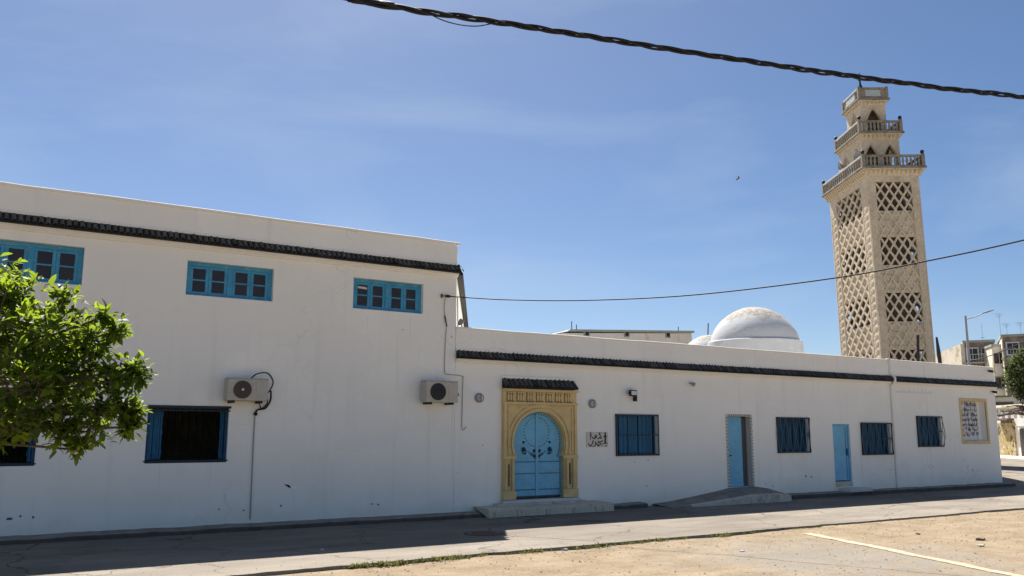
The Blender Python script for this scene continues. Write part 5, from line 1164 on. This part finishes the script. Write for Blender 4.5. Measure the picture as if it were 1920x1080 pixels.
# street lamp
a = dp(1822, 810, 60); tp = dp(1810, 592, 60); ar = dp(1842, 588, 60)
sl = thing('street_lamp', 'tall grey street lamp with slanting arm behind the low building', 'street lamp', (tp.x, tp.y, 0))
s_ = MB(); s_.tube([(tp.x, tp.y, 0), (tp.x, tp.y, tp.z * .5), (tp.x, tp.y, tp.z)], [.13, .11, .07], 10); s_.build('pole', 'galv', sl, smooth=60)
s_ = MB(); s_.tube([tp - Vector((0, 0, .25)), tp.lerp(ar, .5) - Vector((0, 0, .18)), ar], .04, 8); s_.build('arm', 'galv', sl, smooth=60)
e_ = dp(1862, 581, 60); dv = (e_ - ar).normalized(); sdv = dv.cross(Vector((0, 0, 1))).normalized()
s_ = MB(); upv = sdv.cross(dv)
s_.hexa([ar - sdv * .06 - upv * .03, ar + sdv * .06 - upv * .03, ar + sdv * .06 + upv * .05, ar - sdv * .06 + upv * .05, e_ - sdv * .13 - upv * .03, e_ + sdv * .13 - upv * .03, e_ + sdv * .10 + upv * .03, e_ - sdv * .10 + upv * .03]); s_.build('lamp_head', 'lampgrey', sl, bevel=.02)
a = ar.lerp(e_, .25) - upv * .045; b = ar.lerp(e_, .9) - upv * .045; s_ = MB(); s_.bar(a, b, .12, .03, upv); s_.build('lens', 'frosted', sl)

# ------------------------------------------------------------------ overhead cables and their poles
def pole(x, y, h, lb):
    t = thing('utility_pole', lb, 'pole', (x, y, SZ)); s_ = MB(); s_.tube([(x, y, SZ - .05), (x, y, h * .5), (x, y, h)], [.15, .125, .10], 12); s_.build('shaft', 'bark', t, smooth=60)
    s_ = MB(); s_.box(x - .05, x + .05, y - .2, y + .2, h - .7, h - .6); s_.build('cross_arm', 'rust', t); return t
PR = Vector((15.3, -14.7, 4.9)); PLf = Vector((-16, -7.9, 5.0))
pole(PR.x, PR.y + .12, 6.0, 'utility pole right of the camera carrying the overhead cables'); pole(PLf.x, PLf.y + .12, 6.0, 'utility pole left of the tree carrying the twisted cable')
cpts = [PLf, dp(200, -95, 5.1), dp(670, 1, 5.55), dp(950, 44, 5.95), dp(1280, 96, 6.4), dp(1600, 143, 6.9), dp(1920, 182, 7.5), dp(2500, 238, 9.0), PR]
cl = smooth_pts(cpts, 40)
tw = thing('twisted_cable', 'thick black twisted power cable crossing the sky', 'cable', tuple(dp(1280, 96, 6.4)))
ln = [0]
for i in range(1, len(cl)): ln.append(ln[-1] + (cl[i] - cl[i - 1]).length)
def resample(step):
    o = []; s = 0; j = 0
    while s < ln[-1]:
        while ln[j + 1] < s: j += 1
        o.append((s, cl[j].lerp(cl[j + 1], (s - ln[j]) / max(1e-6, ln[j + 1] - ln[j])))); s += step
    return o
fine = [(s, p) for (s, p) in resample(.03)]
for k in range(3):
    pts = []
    for (s, p) in fine:
        ph = 2 * math.pi * (s / .62 + k / 3) + 1.6 * noise.noise(Vector((s * .7, k, 0)))
        rr = .0125 + .010 * max(0, noise.noise(Vector((s * 1.9, k * 5.3, 7)))) 
        d_ = Vector((.97, -.2, 0)); e_ = Vector((.2, .97, 0)); pts.append(p + e_ * math.cos(ph) * rr + Vector((0, 0, 1)) * math.sin(ph) * rr)
    s_ = MB(); s_.tube(pts, .0100, 6); s_.build('strand', 'rubber', tw, smooth=70)
s_ = MB(); s_.tube(smooth_pts([dp(798, 22, 5.7), dp(830, 38, 5.75), dp(865, 47, 5.8), dp(895, 49, 5.85), (dp(920, 45, 5.9)), dp(940, 43, 5.92)]), .004, 5); s_.build('loose_wire', 'rubber', tw, smooth=70)
# thin service wire from wall bracket across the street to the pole
wpx = [(842, 556.5), (950, 562), (1100, 563), (1300, 553), (1560, 522), (1740, 489), (1920, 450), (2150, 390)]
def dw(px): return 1 / (1 / 19.3 + (1 / 13.0 - 1 / 19.3) * (px - 842) / (1920 - 842))
pts = [Vector((br.x + .10, -.06, br.z))] + [dp(px, py, dw(px)) for px, py in wpx[1:]] + [PR]
wire('service_wire', 'thin overhead wire running from the wall bracket past the minaret', smooth_pts(pts, 10), .0125)
# far wire in front of the apartments
wire('street_wire', 'thin dark wire sloping in front of the apartment blocks', smooth_pts([tp + Vector((0, 0, -3.2)), dp(1865, 664, 58), dp(1920, 640, 56), dp(1990, 605, 54)], 8), .03)

# ------------------------------------------------------------------ foliage
def leaf_cloud(name, mat, leaves, parent):
    """leaves: (pos, dir, normal, length, width, tint) -> one mesh, each leaf a folded blade"""
    V, F, T = [], [], []
    for (p, d, n, l, w, ti) in leaves:
        s = d.cross(n).normalized(); n = s.cross(d).normalized(); b = len(V)
        V += [p, p + d * l * .32 + s * w * .5 + n * w * .16, p + d * l * .72 + s * w * .40 + n * w * .10 - n * l * .05, p + d * l - n * l * .13, p + d * l * .72 - s * w * .40 + n * w * .10 - n * l * .05, p + d * l * .32 - s * w * .5 + n * w * .16, p + d * l * .36, p + d * l * .72 - n * l * .05]
        F += [(b, b + 1, b + 6), (b, b + 6, b + 5), (b + 1, b + 2, b + 7, b + 6), (b + 5, b + 6, b + 7, b + 4), (b + 2, b + 3, b + 7), (b + 4, b + 7, b + 3)]
        T += [ti] * 8
    org = ORG[parent.name] if parent else Vector((0, 0, 0))
    me = bpy.data.meshes.new(name); me.from_pydata([tuple(v - org) for v in V], [], F); me.materials.append(MT[mat])
    at = me.attributes.new('tint', 'FLOAT', 'POINT'); at.data.foreach_set('value', T)
    for p in me.polygons: p.use_smooth = True
    o = bpy.data.objects.new(name, me); COL.objects.link(o); o.parent = parent; ORG[o.name] = org; return o
rt = random.Random(21)
def rv(): 
    while True:
        v = Vector((rt.uniform(-1, 1), rt.uniform(-1, 1), rt.uniform(-1, 1)))
        if .05 < v.length < 1: return v
TB = Vector((-.95, -9.6, SZ))
ct = thing('citrus_tree', 'leafy green citrus tree reaching in at the left edge', 'tree', tuple(TB))
lobes = [(-10, 610, 120, 5.5), (95, 625, 75, 5.4), (150, 690, 75, 5.5), (60, 730, 105, 5.3), (185, 775, 58, 5.4), (120, 795, 45, 5.35), (222, 702, 26, 5.4), (10, 790, 52, 5.1), (28, 545, 42, 5.5), (170, 640, 40, 5.6), (228, 760, 28, 5.4), (-90, 560, 130, 5.6), (-160, 700, 200, 5.6), (-330, 640, 220, 5.7), (-80, 760, 110, 5.9), (20, 660, 120, 6.0), (90, 700, 90, 5.9), (-230, 480, 130, 5.7), (-40, 830, 25, 5.1), (250, 692, 14, 5.4), (262, 708, 9, 5.4), (254, 768, 15, 5.4), (240, 802, 13, 5.35), (214, 622, 15, 5.5), (140, 843, 13, 5.3), (200, 592, 11, 5.5), (120, 560, 14, 5.5)]
leaves = []; tw_m = MB(); limb = MB()
fork = TB + Vector((.05, 0, 1.62))
limb.tube([TB - Vector((0, 0, .05)), TB + Vector((.02, .01, .8)), fork], [.085, .070, .060], 10)
for (px, py, pr, dpt) in lobes:
    c = dp(px, py, dpt); r = pr * dpt / FO
    mid = fork.lerp(c, .5) + Vector((0, 0, .10)); limb.tube(smooth_pts([fork, mid, c], 5), [.024 - .0018 * i for i in range(11)], 6)
    nt_ = int(6 + 190 * r + 480 * r * r)
    for j in range(nt_):
        u = rv().normalized() * r * (rt.random() ** .45); u.z *= .88
        e = c + u; out_ = (u.normalized() + Vector((0, 0, .35)) + rv() * .5).normalized()
        if rt.random() < .35: tw_m.tube([c + u * .35, c + u * .8 + rv() * .02, e + out_ * .05], [.006, .004, .0025], 4)
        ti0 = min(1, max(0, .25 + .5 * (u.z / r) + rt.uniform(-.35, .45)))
        nl = rt.randint(5, 9)
        for k in range(nl):
            d_ = (out_ * .5 + rv() * .9 + Vector((0, 0, -.05))).normalized(); nn = (Vector((0, 0, 1)) + rv() * .75).normalized()
            if abs(d_.dot(nn)) > .95: continue
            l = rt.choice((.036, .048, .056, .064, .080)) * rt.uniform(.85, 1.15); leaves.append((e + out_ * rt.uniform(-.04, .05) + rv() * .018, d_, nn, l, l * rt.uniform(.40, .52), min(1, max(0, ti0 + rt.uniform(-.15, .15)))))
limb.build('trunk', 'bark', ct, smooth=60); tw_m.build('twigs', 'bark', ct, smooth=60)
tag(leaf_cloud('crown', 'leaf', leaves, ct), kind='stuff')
# far tree beside the apartments
fc_ = dp(1925, 705, 57); ft = thing('street_tree', 'dark green street tree in front of the apartments at the right edge', 'tree', (fc_.x, fc_.y, 0))
s_ = MB(); s_.tube(smooth_pts([(fc_.x, fc_.y, 0), (fc_.x - .1, fc_.y, 1.8), (fc_.x, fc_.y, 3.6), tuple(fc_)], 4), [.24 - .012 * i for i in range(13)], 8)
for j in range(7): s_.tube(smooth_pts([(fc_.x, fc_.y, 3.0 + .2 * j), fc_ + Vector((0, 0, -.8)) + rv() * .8, fc_ + rv() * 1.6], 4), [.10 - .008 * i for i in range(9)], 6)
for j in range(16):                                                          # bare grey lower boughs
    a = Vector((fc_.x, fc_.y, 3.1)) + rv() * .3; dl = -RT * rt.uniform(.6, 2.0) + Vector((rt.uniform(-.5, .5), rt.uniform(-.5, .5), rt.uniform(-.25, .55))); s_.tube(smooth_pts([a, a + dl * .5 + Vector((0, 0, .15)), a + dl], 3), .035, 5)
s_.build('trunk', 'bark', ft, smooth=60)
lv = []
for (ox, oz, r) in ((0, 0, 1.35), (-.75, -.55, .85), (-.65, .75, .75), (.9, .6, 1.2), (.4, -.9, 1.0), (-1.0, .1, .5), (0, 1.2, .8), (-.5, -1.35, .5), (1.6, -.3, 1.3)):
    c = fc_ + RT * ox + Vector((0, 0, oz))
    for j in range(int(430 * r * r)):
        u = rv().normalized() * r * rt.random() ** .5; d_ = rv().normalized(); nn = (Vector((0, 0, 1)) + rv() * .9).normalized()
        if abs(d_.dot(nn)) > .95: continue
        l = rt.uniform(.14, .24); lv.append((c + u, d_, nn, l, l * .6, min(1, max(0, .4 + .5 * u.z / r + rt.uniform(-.3, .3)))))
tag(leaf_cloud('crown', 'leaf_far', lv, ft), kind='stuff')

# weeds along the broken road edge
lv = []
def weeds(x0, x1, dens, hmin, hmax):
    x = x0
    while x < x1:
        x += rt.expovariate(dens)
        if x > x1: break
        if noise.noise(Vector((x * 1.3, 3, 0))) < -.12: continue
        y = road_edge(x) - .035 + rt.gauss(0, .022)
        for k in range(rt.randint(3, 7)):
            d_ = (Vector((0, 0, 1)) + rv() * .9).normalized(); l = rt.uniform(hmin, hmax); nn = rv().normalized()
            if abs(d_.dot(nn)) > .9: continue
            lv.append((Vector((x + rt.gauss(0, .02), y + rt.gauss(0, .012), SZ + .005)), d_, nn, l, l * .28, rt.random()))
weeds(3.9, 6.4, 45, .03, .085); weeds(6.4, 12.8, 26, .025, .065); weeds(13.6, 19, 22, .02, .05); weeds(19, 33, 12, .02, .045)
for (px, py) in ((1115, 1024), (1200, 1010), (1335, 1003), (985, 1034), (845, 1046), (720, 1062)):
    g = dp(px, py, 1); d0 = ray(px, py); tt = (SZ - CAM.z) / d0.z; c = CAM + d0 * tt; c.y = road_edge(c.x) - .07
    for k in range(60):
        d_ = (Vector((0, 0, .8)) + rv()).normalized(); nn = rv().normalized()
        if abs(d_.dot(nn)) > .9: continue
        l = rt.uniform(.03, .09); lv.append((Vector((c.x + rt.gauss(0, .12), c.y + rt.gauss(0, .035), SZ + .008)), d_, nn, l, l * .32, rt.random() * .7))
wd_ = leaf_cloud('weeds', 'grass', lv, None); tag(wd_, 'low dry green weeds along the broken road edge', 'weeds', kind='stuff')

# pebbles and crumbs scattered over the lot and road
pm_ = MB()
def pebble(x, y, z, r):
    b = len(pm_.v); o = [(1, 0, 0), (-1, 0, 0), (0, 1, 0), (0, -1, 0), (0, 0, 1), (0, 0, -1)]; a = rt.uniform(0, 6.28)
    for (i, j, k) in o:
        s = r * rt.uniform(.65, 1.2); pm_.v.append((x + (i * math.cos(a) - j * math.sin(a)) * s, y + (i * math.sin(a) + j * math.cos(a)) * s, z + k * s * .6))
    for f in ((0, 2, 4), (2, 1, 4), (1, 3, 4), (3, 0, 4), (2, 0, 5), (1, 2, 5), (3, 1, 5), (0, 3, 5)): pm_.f.append(tuple(b + i for i in f))
for k in range(6500):
    y = -5.3 - 7.5 * rt.random() ** 1.3; x = rt.uniform(2.5, 28); 
    z = SZ + (.022 * noise.noise(Vector((x * .5, y * .7, 3))) + .012 * noise.noise(Vector((x * 1.7, y * 2.1, 9))) + .004); pebble(x, y, z, rt.choice((.006, .008, .008, .010, .013, .018, .024)))
for k in range(420):
    x = rt.uniform(0, 26); y = road_edge(x) + abs(rt.gauss(0, .5)); pebble(x, min(y, -.6), .002, rt.choice((.005, .007, .010)))
tag(pm_.build('pebbles', 'pebble'), 'small stones scattered over the sandy lot', 'pebbles', kind='stuff')
# scraps on the ground
def gp(px, py, z): d0 = ray(px, py); return CAM + d0 * ((z - CAM.z) / d0.z)
for (px, py, sz, mt, nm, lb, z) in ((1392, 1034, .05, 'panel_white', 'white_stone', 'small white stone lying on the sand', SZ + .01), (604, 1030, .035, 'panel_white', 'paper_scrap', 'white scrap of paper on the shaded road', .006), (1060, 1030, .05, 'panel_blue', 'plastic_scrap', 'pale blue plastic scrap among the weeds at the road edge', SZ + .02), (1722, 1001, .05, 'iron', 'dark_stone', 'dark stone on the sand right of the painted line', SZ + .01), (1838, 1012, .10, 'rust', 'dark_rag', 'flat dark rag on the sand near the right edge', SZ + .01), (1838, 1024, .09, 'paint', 'cardboard_scrap', 'pale cardboard scrap beside the dark rag on the sand', SZ + .012)):
    p = gp(px, py, z); m_ = MB(); n = 7; ring = [(math.cos(2 * math.pi * k / n) * sz * rt.uniform(.6, 1.2), math.sin(2 * math.pi * k / n) * sz * rt.uniform(.5, 1)) for k in range(n)]
    m_.v = [(p.x + a, p.y + b, p.z - .02) for a, b in ring] + [(p.x + a * .8, p.y + b * .8, p.z + sz * .35 * rt.uniform(.4, 1)) for a, b in ring]
    m_.f = [tuple(range(n - 1, -1, -1)), tuple(range(n, 2 * n))] + [(k, (k + 1) % n, n + (k + 1) % n, n + k) for k in range(n)]
    tag(m_.build(nm, mt), lb, 'litter' if 'stone' not in nm else 'stone')
# bird in the sky
p = dp(1383, 335, 40); bd = MB(); u_ = RT; v_ = UP
bd.lathe([(.005, -.11), (.035, -.05), (.04, .03), (.02, .10), (.004, .13)], p, RT * .8 + UP * .5, 8)
for sg in (-1, 1): bd.hexa([p + u_ * .02 - v_ * .01, p + u_ * .07 - v_ * .01, p + u_ * .06 + v_ * .005, p + u_ * .02 + v_ * .005, p + FWD * sg * .22 + v_ * .10 - u_ * .04, p + FWD * sg * .22 + v_ * .10, p + FWD * sg * .22 + v_ * .105, p + FWD * sg * .22 + v_ * .105 - u_ * .04])
tag(bd.build('bird', 'iron', smooth=60), 'tiny dark bird flying left of the minaret', 'bird')
